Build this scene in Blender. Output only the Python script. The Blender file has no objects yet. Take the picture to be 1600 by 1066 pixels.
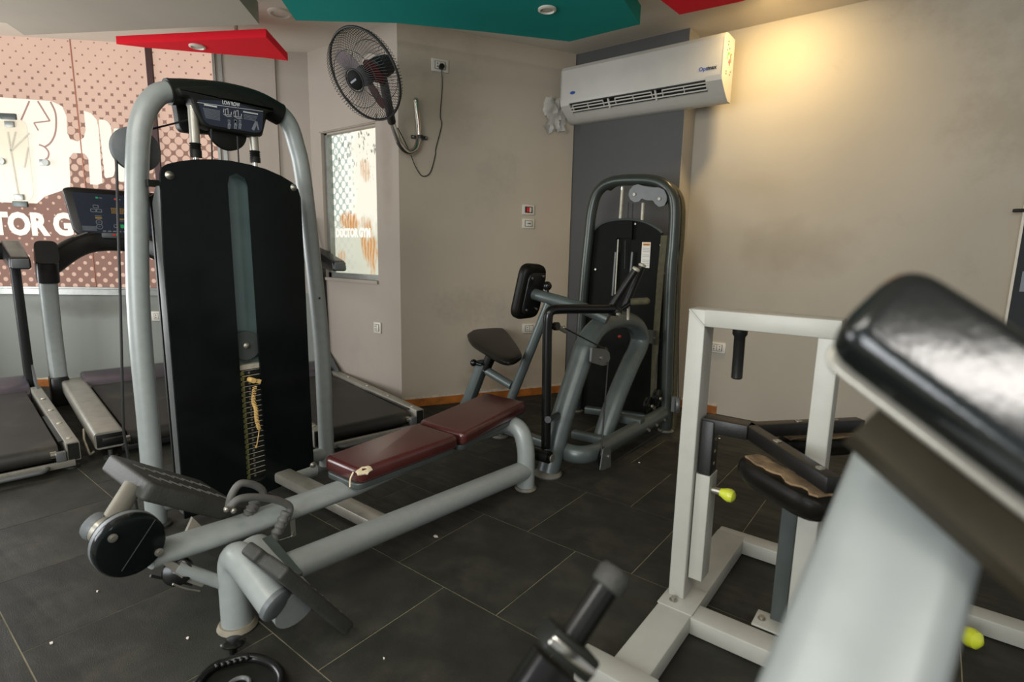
import bpy, bmesh, math, random
from math import sin, cos, pi, radians, hypot
from mathutils import Vector as V, Matrix
random.seed(7)
C = bpy.context.scene.collection

# ------------------------------------------------------------------ camera
F_PX = 845.655
R3 = ((0.7894029, 0.6135586, 0.0197200), (0.1160647, -0.1176300, -0.9862516), (-0.6028035, 0.7808386, -0.1640700))
EYE = V((0, 0, 1.19))
cam_d = bpy.data.cameras.new('camera'); cam = bpy.data.objects.new('camera', cam_d); C.objects.link(cam)
cam_d.sensor_width = 36.0; cam_d.lens = F_PX * 36.0 / 1600.0; cam_d.clip_start = 0.02; cam_d.clip_end = 60
cam.matrix_world = Matrix(((R3[0][0], -R3[1][0], -R3[2][0], EYE.x), (R3[0][1], -R3[1][1], -R3[2][1], EYE.y), (R3[0][2], -R3[1][2], -R3[2][2], EYE.z), (0, 0, 0, 1)))
cam_d.dof.use_dof = True; cam_d.dof.focus_distance = 2.6; cam_d.dof.aperture_fstop = 2.9
bpy.context.scene.camera = cam

# ------------------------------------------------------------------ light
sc = bpy.context.scene
sc.view_settings.view_transform = 'Standard'; sc.view_settings.look = 'None'
sc.view_settings.exposure = 0.52; sc.view_settings.gamma = 1.0; sc.view_settings.use_curve_mapping = False
w = bpy.data.worlds.new('world'); sc.world = w; w.use_nodes = True
w.node_tree.nodes['Background'].inputs[0].default_value = (0.93, 0.97, 1.0, 1)
w.node_tree.nodes['Background'].inputs[1].default_value = 0.30

def area(name, loc, target, sx, sy, power, col):
    d = bpy.data.lights.new(name, 'AREA'); d.shape = 'RECTANGLE'; d.size = sx; d.size_y = sy; d.energy = power; d.color = col
    o = bpy.data.objects.new(name, d); C.objects.link(o); o.location = loc
    o.rotation_euler = (V(target) - V(loc)).to_track_quat('-Z', 'Y').to_euler(); return o
# unseen area lights added behind the camera to light the room
area('overhead_fill', (-1.2, -0.7, 2.6), (-1.5, 0.3, 0), 2.2, 0.35, 24, (1.0, 0.96, 0.88))  # added overhead fill, no fitting modelled
area('rear_daylight_fill', (-0.75, -2.7, 1.4), (-1.7, 2.2, 1.0), 2.0, 1.7, 78, (0.93, 0.97, 1.0))  # added daylight fill from behind, no glazing modelled there
area('pad_highlight_fill', (1.25, -0.65, 2.66), (1.0, -0.3, 0), 1.0, .42, 24, (1.0, 0.96, 0.9))  # added so the near pad picks up a pale highlight
# the row of windows goes on to the left, out of the picture
area('window_daylight_left', (-5.2, -0.9, 1.25), (-2.4, 1.2, 1.75), 2.4, 1.5, 72, (0.97, 0.98, 1.0))
sp = bpy.data.lights.new('warm_downlight', 'SPOT'); sp.energy = 50; sp.color = (1.0, 0.71, 0.34); sp.spot_size = radians(155); sp.spot_blend = 1.0; sp.shadow_soft_size = 0.07
so = bpy.data.objects.new('warm_downlight', sp); C.objects.link(so); so.location = (-0.95, 3.56, 2.685)
so.rotation_euler = (V((-0.95, 4.1, 2.05)) - so.location).to_track_quat('-Z', 'Y').to_euler()

# ------------------------------------------------------------------ helpers
def at(px, py, x=None, y=None, z=None, pl=None, d=None):
    """the point of the room seen at a photo pixel, on the plane x=, y=, z= or pl=(point, normal), or at depth d"""
    a, b = (px - 800) / F_PX, (py - 533) / F_PX
    r = V((R3[0][k] * a + R3[1][k] * b + R3[2][k] for k in range(3)))
    if d is not None: return EYE + r * d
    if x is not None: return EYE + r * ((x - EYE.x) / r.x)
    if y is not None: return EYE + r * ((y - EYE.y) / r.y)
    if z is not None: return EYE + r * ((z - EYE.z) / r.z)
    p, n = V(pl[0]), V(pl[1]); return EYE + r * ((p - EYE).dot(n) / r.dot(n))
def ats(pts, **k): return [at(p[0], p[1], **k) for p in pts]

def lin(c): return tuple(((v / 255) / 12.92 if v / 255 <= .04045 else ((v / 255 + .055) / 1.055) ** 2.4) for v in c[:3]) + (1,)

def cr(pts, n=6):
    P = [V(p) for p in pts]; P = [2 * P[0] - P[1]] + P + [2 * P[-1] - P[-2]]; out = []
    for i in range(1, len(P) - 2):
        a, b, c, d = P[i - 1:i + 3]
        for k in range(n):
            t = k / n
            out.append(0.5 * (2 * b + (c - a) * t + (2 * a - 5 * b + 4 * c - d) * t * t + (3 * b - a - 3 * c + d) * t ** 3))
    return out + [P[-2]]
def fil(pts, r, n=6):
    P = [V(p) for p in pts]; out = [P[0]]
    for i in range(1, len(P) - 1):
        a, b, c = P[i - 1:i + 2]; u, v = (a - b), (c - b); q = min(r, u.length * .49, v.length * .49)
        s, e = b + u.normalized() * q, b + v.normalized() * q
        for k in range(n + 1):
            t = k / n; out.append((1 - t) ** 2 * s + 2 * t * (1 - t) * b + t * t * e)
    return out + [P[-1]]
def rrect(w, h, r, n=4, cx=0, cy=0):
    o = []
    for (sx, sy, a0) in ((1, 1, 0), (-1, 1, 90), (-1, -1, 180), (1, -1, 270)):
        for k in range(n + 1):
            a = radians(a0 + 90 * k / n); o.append((cx + sx * (w / 2 - r) + r * cos(a), cy + sy * (h / 2 - r) + r * sin(a)))
    return o
def circ(r, n=24, cx=0, cy=0): return [(cx + r * cos(2 * pi * k / n), cy + r * sin(2 * pi * k / n)) for k in range(n)]
def rpoly(pts, r, n=4): # round the corners of a closed 2D polygon
    out = []; N = len(pts)
    for i in range(N):
        a, b, c = V(pts[i - 1]), V(pts[i]), V(pts[(i + 1) % N]); u, v = a - b, c - b; q = min(r, u.length * .45, v.length * .45)
        s, e = b + u.normalized() * q, b + v.normalized() * q
        for k in range(n + 1):
            t = k / n; p = (1 - t) ** 2 * s + 2 * t * (1 - t) * b + t * t * e; out.append((p.x, p.y))
    return out

class G:
    def __init__(s): s.bm = bmesh.new()
    def _merge(s, b):
        me = bpy.data.meshes.new('t'); b.to_mesh(me); b.free(); s.bm.from_mesh(me); bpy.data.meshes.remove(me)
    def box(s, c, size, ax=None, bev=0, seg=2):
        b = bmesh.new(); bmesh.ops.create_cube(b, size=1)
        X, Y, Z = ax if ax else (V((1, 0, 0)), V((0, 1, 0)), V((0, 0, 1)))
        for v in b.verts: v.co = V((v.co.x * size[0], v.co.y * size[1], v.co.z * size[2]))
        if bev: bmesh.ops.bevel(b, geom=b.edges[:], offset=bev, segments=seg, affect='EDGES', profile=.5)
        for v in b.verts: v.co = V(c) + X * v.co.x + Y * v.co.y + Z * v.co.z
        s._merge(b); return s
    def beam(s, p, q, w, h, up=(0, 0, 1), bev=0):   # rectangular bar from p to q, w across, h along up
        p, q = V(p), V(q); X = (q - p); L = X.length; X.normalize(); Y = V(up).cross(X).normalized(); Z = X.cross(Y)
        return s.box((p + q) / 2, (L, w, h), (X, Y, Z), bev)
    def sweep(s, pts, prof, up=(0, 0, 1), cap=True, closed=False, scale=None):
        P = [V(p) for p in pts]; bm = s.bm; n = len(P); rings = []; N = None
        for i in range(n):
            if closed: t = P[(i + 1) % n] - P[i - 1]
            else: t = P[min(i + 1, n - 1)] - P[max(i - 1, 0)]
            t.normalize()
            if N is None:
                N = V(up) - t * V(up).dot(t)
                if N.length < .05: N = V((1, 0, 0)) - t * t.x
            else: N = N - t * N.dot(t)
            N.normalize(); B = t.cross(N); k = scale[i] if scale else 1
            rings.append([bm.verts.new(P[i] + B * a * k + N * b * k) for a, b in prof])
        m = len(prof)
        for i in range(n if closed else n - 1):
            a, b = rings[i], rings[(i + 1) % n]
            for j in range(m): bm.faces.new((a[j], a[(j + 1) % m], b[(j + 1) % m], b[j]))
        if cap and not closed: bm.faces.new(rings[0][::-1]); bm.faces.new(rings[-1])
        return s
    def tube(s, pts, r, n=14, up=(0, 0, 1), **k): return s.sweep(pts, circ(r, n), up, **k)
    def oval(s, pts, w, h, up=(0, 0, 1), n=18, **k): return s.sweep(pts, [(w / 2 * cos(2 * pi * i / n), h / 2 * sin(2 * pi * i / n)) for i in range(n)], up, **k)
    def rect(s, pts, w, h, up=(0, 0, 1), r=.006, **k): return s.sweep(pts, rrect(w, h, r, 2), up, **k)
    def lathe(s, prof, O, ax, n=24):
        ax = V(ax).normalized(); U = ax.orthogonal().normalized(); W = ax.cross(U); O = V(O); rings = []
        for r, h in prof:
            rings.append([s.bm.verts.new(O + ax * h + (U * cos(2 * pi * k / n) + W * sin(2 * pi * k / n)) * max(r, 1e-5)) for k in range(n)])
        for a, b in zip(rings, rings[1:]):
            for j in range(n): s.bm.faces.new((a[j], a[(j + 1) % n], b[(j + 1) % n], b[j]))
        s.bm.faces.new(rings[0][::-1]); s.bm.faces.new(rings[-1]); return s
    def cyl(s, p, q, r, n=20, r2=None):
        p, q = V(p), V(q); return s.lathe([(r, 0), (r if r2 is None else r2, (q - p).length)], p, q - p, n)
    def ball(s, c, r, sx=1, sy=1, sz=1, n=16):
        b = bmesh.new(); bmesh.ops.create_uvsphere(b, u_segments=n, v_segments=n // 2 + 2, radius=r)
        for v in b.verts: v.co = V(c) + V((v.co.x * sx, v.co.y * sy, v.co.z * sz))
        s._merge(b); return s
    def slab(s, out, th, O, U, W, holes=(), bev=0, seg=3):
        """2D outline in the frame O + u*U + v*W, thickened by th along U x W (centred at O unless th is a pair)"""
        O, U, W = V(O), V(U).normalized(), V(W).normalized(); N = U.cross(W).normalized()
        h0, h1 = th if isinstance(th, tuple) else (-th / 2, th / 2)
        b = bmesh.new(); loops = []
        for lp in [out] + list(holes):
            vs = [b.verts.new((p[0], p[1], h0)) for p in lp]; loops.append([b.edges.new((vs[i], vs[(i + 1) % len(vs)])) for i in range(len(vs))])
        if holes: bmesh.ops.triangle_fill(b, edges=[e for l in loops for e in l], use_beauty=True)
        else: b.faces.new(b.verts[:])
        if h1 - h0 > 1e-6:
            r = bmesh.ops.extrude_face_region(b, geom=b.faces[:])
            tv = [g for g in r['geom'] if isinstance(g, bmesh.types.BMVert)]
            for v in tv: v.co.z = h1
            if not holes:
                pass
            bmesh.ops.recalc_face_normals(b, faces=b.faces[:])
            if bev:
                rim = [e for e in b.edges if abs(e.verts[0].co.z - e.verts[1].co.z) < 1e-6 and len(e.link_faces) == 2 and abs(abs(e.link_faces[0].normal.z) - abs(e.link_faces[1].normal.z)) > .5]
                bmesh.ops.bevel(b, geom=rim, offset=bev, segments=seg, affect='EDGES', profile=.5)
        for v in b.verts: v.co = O + U * v.co.x + W * v.co.y + N * v.co.z
        s._merge(b); return s
    def poly(s, pts, th, n=None, bev=0, seg=3, r=0):
        """flat 3D polygon thickened along its normal"""
        P = [V(p) for p in pts]; O = P[0]
        if n is None:
            n = V((0, 0, 0))
            for i in range(len(P)): n += (P[i] - O).cross(P[(i + 1) % len(P)] - O)
        n = V(n).normalized(); U = n.orthogonal().normalized(); W = n.cross(U)
        o2 = [((p - O).dot(U), (p - O).dot(W)) for p in P]
        if r: o2 = rpoly(o2, r)
        return s.slab(o2, th, O, U, W, bev=bev, seg=seg)

def puff(g, out, th, dome):
    P = cr(list(out) + [out[0]], 3)[:-1]; c = sum(P, V((0, 0, 0))) / len(P); rings = []
    for k, z in ((.80, -th / 2), (.93, -th * .45), (1.0, -th * .1), (1.0, th * .12), (.95, th * .36), (.86, th * .48), (.55, th / 2 + dome * .7), (.25, th / 2 + dome)):
        rings.append([g.bm.verts.new(c + (p - c) * k + ZA * z) for p in P])
    n = len(P)
    for a, b in zip(rings, rings[1:]):
        for j in range(n): g.bm.faces.new((a[j], a[(j + 1) % n], b[(j + 1) % n], b[j]))
    g.bm.faces.new(rings[0][::-1]); g.bm.faces.new(rings[-1])
def wloc(o):
    p = V((0, 0, 0))
    while o: p += o.location; o = o.parent
    return p
def obj(name, g, mat, parent=None, smooth=38, loc=None, fixn=True):
    if fixn: bmesh.ops.recalc_face_normals(g.bm, faces=g.bm.faces[:])
    off = wloc(parent) if parent else V(loc) if loc is not None else V((0, 0, 0))
    for v in g.bm.verts: v.co -= off
    me = bpy.data.meshes.new(name); g.bm.to_mesh(me); g.bm.free()
    if smooth:
        for p in me.polygons: p.use_smooth = True
        me.set_sharp_from_angle(angle=radians(smooth))
    me.materials.append(mat)
    o = bpy.data.objects.new(name, me); C.objects.link(o)
    if parent: o.parent = parent
    elif loc is not None: o.location = loc
    return o
def tag(o, label, cat, group=None):
    o['label'] = label; o['category'] = cat
    if group: o['group'] = group
    return o
def thing(name, label, cat, loc, group=None):
    o = bpy.data.objects.new(name, None); C.objects.link(o); o.location = loc; o.empty_display_size = .1
    return tag(o, label, cat, group)
def struct(name, g, m, smooth=30, parent=None):
    o = obj(name, g, m, parent, smooth)
    if not parent: o['kind'] = 'structure'
    return o
def lab(o, s): o['label'] = s; return o
def text(body, size, O, U, W, mat, name, parent, bold=0.0, align='LEFT', th=0.0006, sx=1.0):
    cu = bpy.data.curves.new('t', 'FONT'); cu.body = body; cu.size = size; cu.offset = bold; cu.align_x = align; cu.extrude = th; cu.resolution_u = 3
    t = bpy.data.objects.new('t', cu); C.objects.link(t); dg = bpy.context.evaluated_depsgraph_get()
    me = bpy.data.meshes.new_from_object(t.evaluated_get(dg)); bpy.data.objects.remove(t); bpy.data.curves.remove(cu)
    g = G(); g.bm.from_mesh(me); bpy.data.meshes.remove(me)
    U, W = V(U).normalized(), V(W).normalized(); N = U.cross(W)
    for v in g.bm.verts: v.co = V(O) + U * v.co.x * sx + W * v.co.y + N * v.co.z
    return obj(name, g, mat, parent, smooth=0, fixn=False)

# ------------------------------------------------------------------ materials
def mat(name, col, rough=.5, metal=0, var=.08, scale=18, bump=.0, bscale=220, coat=0, spec=.5, stain=None, emit=None):
    m = bpy.data.materials.new(name); m.use_nodes = True; nt = m.node_tree; b = nt.nodes['Principled BSDF']
    b.inputs['Roughness'].default_value = rough; b.inputs['Metallic'].default_value = metal
    b.inputs['Specular IOR Level'].default_value = spec; b.inputs['Coat Weight'].default_value = coat
    tc = nt.nodes.new('ShaderNodeTexCoord'); c = lin(col)
    nz = nt.nodes.new('ShaderNodeTexNoise'); nz.inputs['Scale'].default_value = scale; nz.inputs['Detail'].default_value = 5
    nt.links.new(tc.outputs['Object'], nz.inputs['Vector'])
    rp = nt.nodes.new('ShaderNodeValToRGB'); rp.color_ramp.elements[0].position = .3; rp.color_ramp.elements[1].position = .7
    rp.color_ramp.elements[0].color = tuple(v * (1 - var) for v in c[:3]) + (1,); rp.color_ramp.elements[1].color = tuple(min(1, v * (1 + var)) for v in c[:3]) + (1,)
    nt.links.new(nz.outputs['Fac'], rp.inputs['Fac']); src = rp.outputs['Color']
    if stain:   # (colour, scale, threshold, amount)
        n2 = nt.nodes.new('ShaderNodeTexNoise'); n2.inputs['Scale'].default_value = stain[1]; n2.inputs['Detail'].default_value = 8; n2.inputs['Roughness'].default_value = .7
        nt.links.new(tc.outputs['Object'], n2.inputs['Vector'])
        r2 = nt.nodes.new('ShaderNodeValToRGB'); r2.color_ramp.elements[0].position = stain[2]; r2.color_ramp.elements[1].position = min(1, stain[2] + .12)
        r2.color_ramp.elements[0].color = (0, 0, 0, 1); r2.color_ramp.elements[1].color = (stain[3],) * 3 + (1,)
        nt.links.new(n2.outputs['Fac'], r2.inputs['Fac']); mx = nt.nodes.new('ShaderNodeMix'); mx.data_type = 'RGBA'
        nt.links.new(r2.outputs['Color'], mx.inputs[0]); nt.links.new(src, mx.inputs[6]); mx.inputs[7].default_value = lin(stain[0]); src = mx.outputs[2]
    nt.links.new(src, b.inputs['Base Color'])
    if bump:
        n3 = nt.nodes.new('ShaderNodeTexNoise'); n3.inputs['Scale'].default_value = bscale; n3.inputs['Detail'].default_value = 3; nt.links.new(tc.outputs['Object'], n3.inputs['Vector'])
        bp = nt.nodes.new('ShaderNodeBump'); bp.inputs['Strength'].default_value = bump; bp.inputs['Distance'].default_value = .004
        nt.links.new(n3.outputs['Fac'], bp.inputs['Height']); nt.links.new(bp.outputs['Normal'], b.inputs['Normal'])
    if emit: b.inputs['Emission Color'].default_value = lin(emit[0]); b.inputs['Emission Strength'].default_value = emit[1]
    return m
def wallmat(name, col, col2, grime):
    return mat(name, col, .85, 0, .05, 1.6, .12, 240, spec=.2, stain=(col2, 1.1, .56, grime))
M = {}
M['wall'] = wallmat('wall_paint', (181, 169, 150), (152, 143, 126), .35)
M['wall_r'] = wallmat('wall_paint_right', (174, 167, 152), (150, 139, 120), .4)
M['wall_w'] = wallmat('wall_paint_window', (164, 154, 142), (144, 133, 122), .3)
M['wall_l'] = wallmat('wall_low_grey', (134, 137, 129), (112, 115, 108), .5)  # greyer tone for the left wall below the ledge
M['slate'] = wallmat('slate_paint', (86, 86, 85), (76, 76, 76), .3)
M['ceil'] = wallmat('ceiling_paint', (205, 197, 182), (188, 178, 162), .3)
M['beige'] = wallmat('beige_panel', (168, 160, 146), (154, 145, 131), .35)
M['teal'] = wallmat('teal_panel', (14, 138, 128), (10, 118, 112), .5)
M['red'] = wallmat('red_panel', (222, 26, 42), (204, 20, 36), .4)
M['wood'] = mat('orange_wood', (166, 98, 34), .5, 0, .3, 14, .1, 60, stain=((90, 52, 22), 9, .55, .7))
M['plaster'] = mat('broken_plaster', (190, 178, 160), .9, 0, .2, 40, .5, 60)
M['dust'] = mat('joint_dust', (134, 126, 104), .95, 0, .4, 9)
def tilemat():
    m = mat('rubber_tile', (46, 46, 40), .62, 0, .22, 7, .35, 320, spec=.22, stain=((66, 63, 53), 3.2, .52, .5)); nt = m.node_tree; b = nt.nodes['Principled BSDF']
    oi = nt.nodes.new('ShaderNodeObjectInfo'); hs = nt.nodes.new('ShaderNodeHueSaturation'); mr = nt.nodes.new('ShaderNodeMapRange')
    mr.inputs[3].default_value = .82; mr.inputs[4].default_value = 1.16; nt.links.new(oi.outputs['Random'], mr.inputs[0]); nt.links.new(mr.outputs[0], hs.inputs['Value'])
    l = b.inputs['Base Color'].links[0]; nt.links.new(l.from_socket, hs.inputs['Color']); nt.links.new(hs.outputs[0], b.inputs['Base Color'])
    # arcs and scuffs left by dragged feet
    tc = nt.nodes.new('ShaderNodeTexCoord'); n = nt.nodes.new('ShaderNodeTexNoise'); n.inputs['Scale'].default_value = 2.2; n.inputs['Detail'].default_value = 9; n.inputs['Distortion'].default_value = 1.6
    mp = nt.nodes.new('ShaderNodeMapping'); mp.inputs['Scale'].default_value = (1, 5, 1); mp.inputs['Rotation'].default_value = (0, 0, .9)
    nt.links.new(tc.outputs['Object'], mp.inputs[0]); nt.links.new(mp.outputs[0], n.inputs['Vector'])
    r = nt.nodes.new('ShaderNodeMapRange'); r.inputs[1].default_value = .35; r.inputs[2].default_value = .7; r.inputs[3].default_value = .5; r.inputs[4].default_value = .8
    nt.links.new(n.outputs['Fac'], r.inputs[0]); nt.links.new(r.outputs[0], b.inputs['Roughness']); return m
M['tile'] = tilemat()
M['silver'] = mat('silver_paint', (146, 151, 147), .36, .12, .05, 30, .06, 500, spec=.5, stain=((130, 128, 118), 6, .66, .4))
M['silver3'] = mat('pale_grey_paint', (134, 139, 136), .4, .1, .05, 20, .06, 500)
M['silver2'] = mat('worn_silver', (158, 154, 142), .34, .45, .12, 14, .05, 300, stain=((110, 100, 84), 8, .6, .5))
M['cap'] = mat('grey_plastic_cap', (92, 96, 96), .45, 0, .06, 20)
M['blk'] = mat('black_plastic', (24, 26, 21), .5, 0, .1, 20, .05, 300, spec=.22)
M['shr'] = mat('black_shroud', (20, 21, 18), .55, 0, .1, 20, spec=.06)
M['acryl'] = mat('black_acrylic', (14, 18, 17), .13, 0, .12, 8, 0, spec=.16)
M['tint'] = mat('tinted_acrylic', (104, 124, 122), .2, 0, .1, 6)
M['rub'] = mat('black_rubber', (48, 48, 43), .62, 0, .2, 16, .3, 160, stain=((120, 116, 104), 11, .66, .35))
M['rub2'] = mat('grey_rubber', (88, 87, 82), .6, 0, .14, 30, .2, 200)
M['iron'] = mat('stack_iron', (34, 34, 30), .45, .4, .2, 30)
M['edge'] = mat('plate_edge', (176, 170, 152), .45, .2, .15, 30)
M['chrome'] = mat('chrome', (200, 196, 186), .16, 1, .04, 30)
M['bolt'] = mat('bolt_zinc', (158, 154, 142), .38, .8, .1, 30)
M['cable'] = mat('black_cable', (22, 22, 20), .5, 0, .1, 30)
M['lea'] = mat('oxblood_vinyl', (70, 31, 28), .25, 0, .16, 9, .06, 320, spec=.8, stain=((92, 50, 44), 5, .58, .4))
M['gry'] = mat('dark_grey_metal', (74, 80, 77), .4, .3, .08, 20)
M['foam'] = mat('torn_foam', (206, 190, 156), .9, 0, .2, 60, .6, 90)
M['strip'] = mat('number_strip', (110, 112, 60), .6, 0, .5, 160)
M['coil'] = mat('yellow_coil', (214, 176, 104), .5, 0, .1, 40)
M['m2'] = mat('blue_grey_paint', (84, 92, 89), .34, .25, .08, 18, .08, 420, stain=((120, 112, 96), 6, .62, .4))
M['m2d'] = mat('dark_green_grey_paint', (58, 63, 57), .3, .3, .08, 18, .05, 420)
M['gblk'] = mat('gloss_black_paint', (16, 16, 14), .24, 0, .1, 20, spec=.4)
M['pad'] = mat('near_black_vinyl', (16, 20, 19), .17, 0, .2, 12, .05, 200, spec=.6)
M['knobr'] = mat('dark_red_knob', (130, 26, 20), .35)
M['vin'] = mat('black_vinyl', (19, 18, 14), .38, 0, .2, 12, .1, 260, spec=.12, stain=((60, 54, 40), 7, .6, .4))
M['galv'] = mat('grey_bracket', (104, 106, 104), .45, .4, .06, 20)
M['dusty'] = mat('dusty_grey_paint', (104, 102, 92), .6, .1, .2, 10, .2, 200, stain=((136, 124, 100), 5, .5, .6))
M['olive'] = mat('olive_strap', (74, 70, 48), .8, 0, .2, 40)
M['white'] = mat('white_frame_paint', (164, 163, 153), .42, .05, .04, 16, .1, 420, stain=((150, 138, 118), 7, .66, .45))
M['yel'] = mat('yellow_plastic', (196, 204, 52), .35, 0, .05, 20, coat=.2)
M['bark'] = mat('worn_black_paint', (24, 23, 20), .4, .2, .25, 16, .1, 200, stain=((96, 84, 60), 7, .62, .45))
M['brkt'] = mat('brown_black_paint', (48, 43, 32), .6, 0, .2, 14, .1, 200, spec=.15)
M['torn'] = mat('torn_cover', (122, 100, 72), .85, 0, .4, 26, .6, 60)
M['ac'] = mat('ac_plastic', (184, 181, 171), .4, 0, .03, 8, stain=((196, 186, 168), 3, .6, .3))
M['acdark'] = mat('ac_cavity', (34, 34, 31), .6, 0, .1, 20)
M['plate'] = mat('socket_plastic', (206, 200, 186), .45, 0, .04, 20)
M['hole'] = mat('dark_hole', (34, 32, 30), .6)
M['sred'] = mat('red_rocker', (206, 34, 30), .35)
M['fan'] = mat('dusty_black', (24, 23, 20), .6, .1, .3, 40, .2, 200)
M['fanred'] = mat('dark_red_blade', (62, 16, 12), .4, 0, .3, 16, stain=((40, 26, 22), 6, .5, .7))
M['navy'] = mat('navy_print', (38, 44, 58), .3, 0, .1, 12)
M['ink'] = mat('white_print', (200, 204, 200), .5)
M['inkg'] = mat('grey_print', (118, 124, 130), .5)
M['inkr'] = mat('red_print', (214, 52, 40), .5)
M['inko'] = mat('amber_print', (150, 116, 52), .5)
M['inkgr'] = mat('green_print', (22, 170, 96), .5)
M['inkb'] = mat('blue_print', (40, 70, 150), .5)
M['inkk'] = mat('black_print', (36, 34, 34), .5)
M['orange'] = mat('orange_print', (236, 158, 60), .5)
M['alu'] = mat('aluminium_frame', (146, 148, 142), .4, .6, .1, 20)
M['hood'] = mat('hood_plastic', (86, 80, 86), .28, .2, .1, 10, stain=((110, 92, 100), 4, .55, .5))
M['belt'] = mat('treadmill_belt', (38, 37, 33), .5, 0, .18, 6, .15, 300, stain=((78, 70, 56), 3, .56, .4))
M['tm'] = mat('treadmill_black', (26, 26, 25), .3, .1, .1, 14)
M['wrap'] = mat('crumpled_plastic', (206, 204, 196), .4, 0, .12, 30, .4, 80)
M['wrap'].node_tree.nodes['Principled BSDF'].inputs['Alpha'].default_value = .55
M['clear'] = mat('clear_acrylic', (226, 214, 186), .2, 0, .05, 10)
M['clear'].node_tree.nodes['Principled BSDF'].inputs['Alpha'].default_value = .35
M['lens'] = mat('lamp_lens', (190, 184, 170), .5)
M['pin'] = mat('paper_scrap', (226, 214, 204), .8)
M['mirror'] = mat('dark_glass', (22, 24, 23), .06, 0, .1, 5, spec=.7)

def emitmat(name, col, s):
    m = bpy.data.materials.new(name); m.use_nodes = True; nt = m.node_tree; b = nt.nodes['Principled BSDF']
    b.inputs['Base Color'].default_value = lin([c * .3 for c in col]); b.inputs['Roughness'].default_value = .5
    tc = nt.nodes.new('ShaderNodeTexCoord'); nz = nt.nodes.new('ShaderNodeTexNoise'); nz.inputs['Scale'].default_value = 3; nt.links.new(tc.outputs['Object'], nz.inputs['Vector'])
    mr = nt.nodes.new('ShaderNodeMapRange'); mr.inputs[3].default_value = s * .94; mr.inputs[4].default_value = s * 1.06; nt.links.new(nz.outputs['Fac'], mr.inputs[0])
    b.inputs['Emission Color'].default_value = lin(col); nt.links.new(mr.outputs[0], b.inputs['Emission Strength']); return m
M['glow'] = emitmat('backlit_white_film', (253, 246, 228), .66)
M['glow2'] = emitmat('backlit_clear_text', (255, 250, 238), .70)
M['glowline'] = emitmat('backlit_brown_line', (176, 134, 118), .6)

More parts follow.
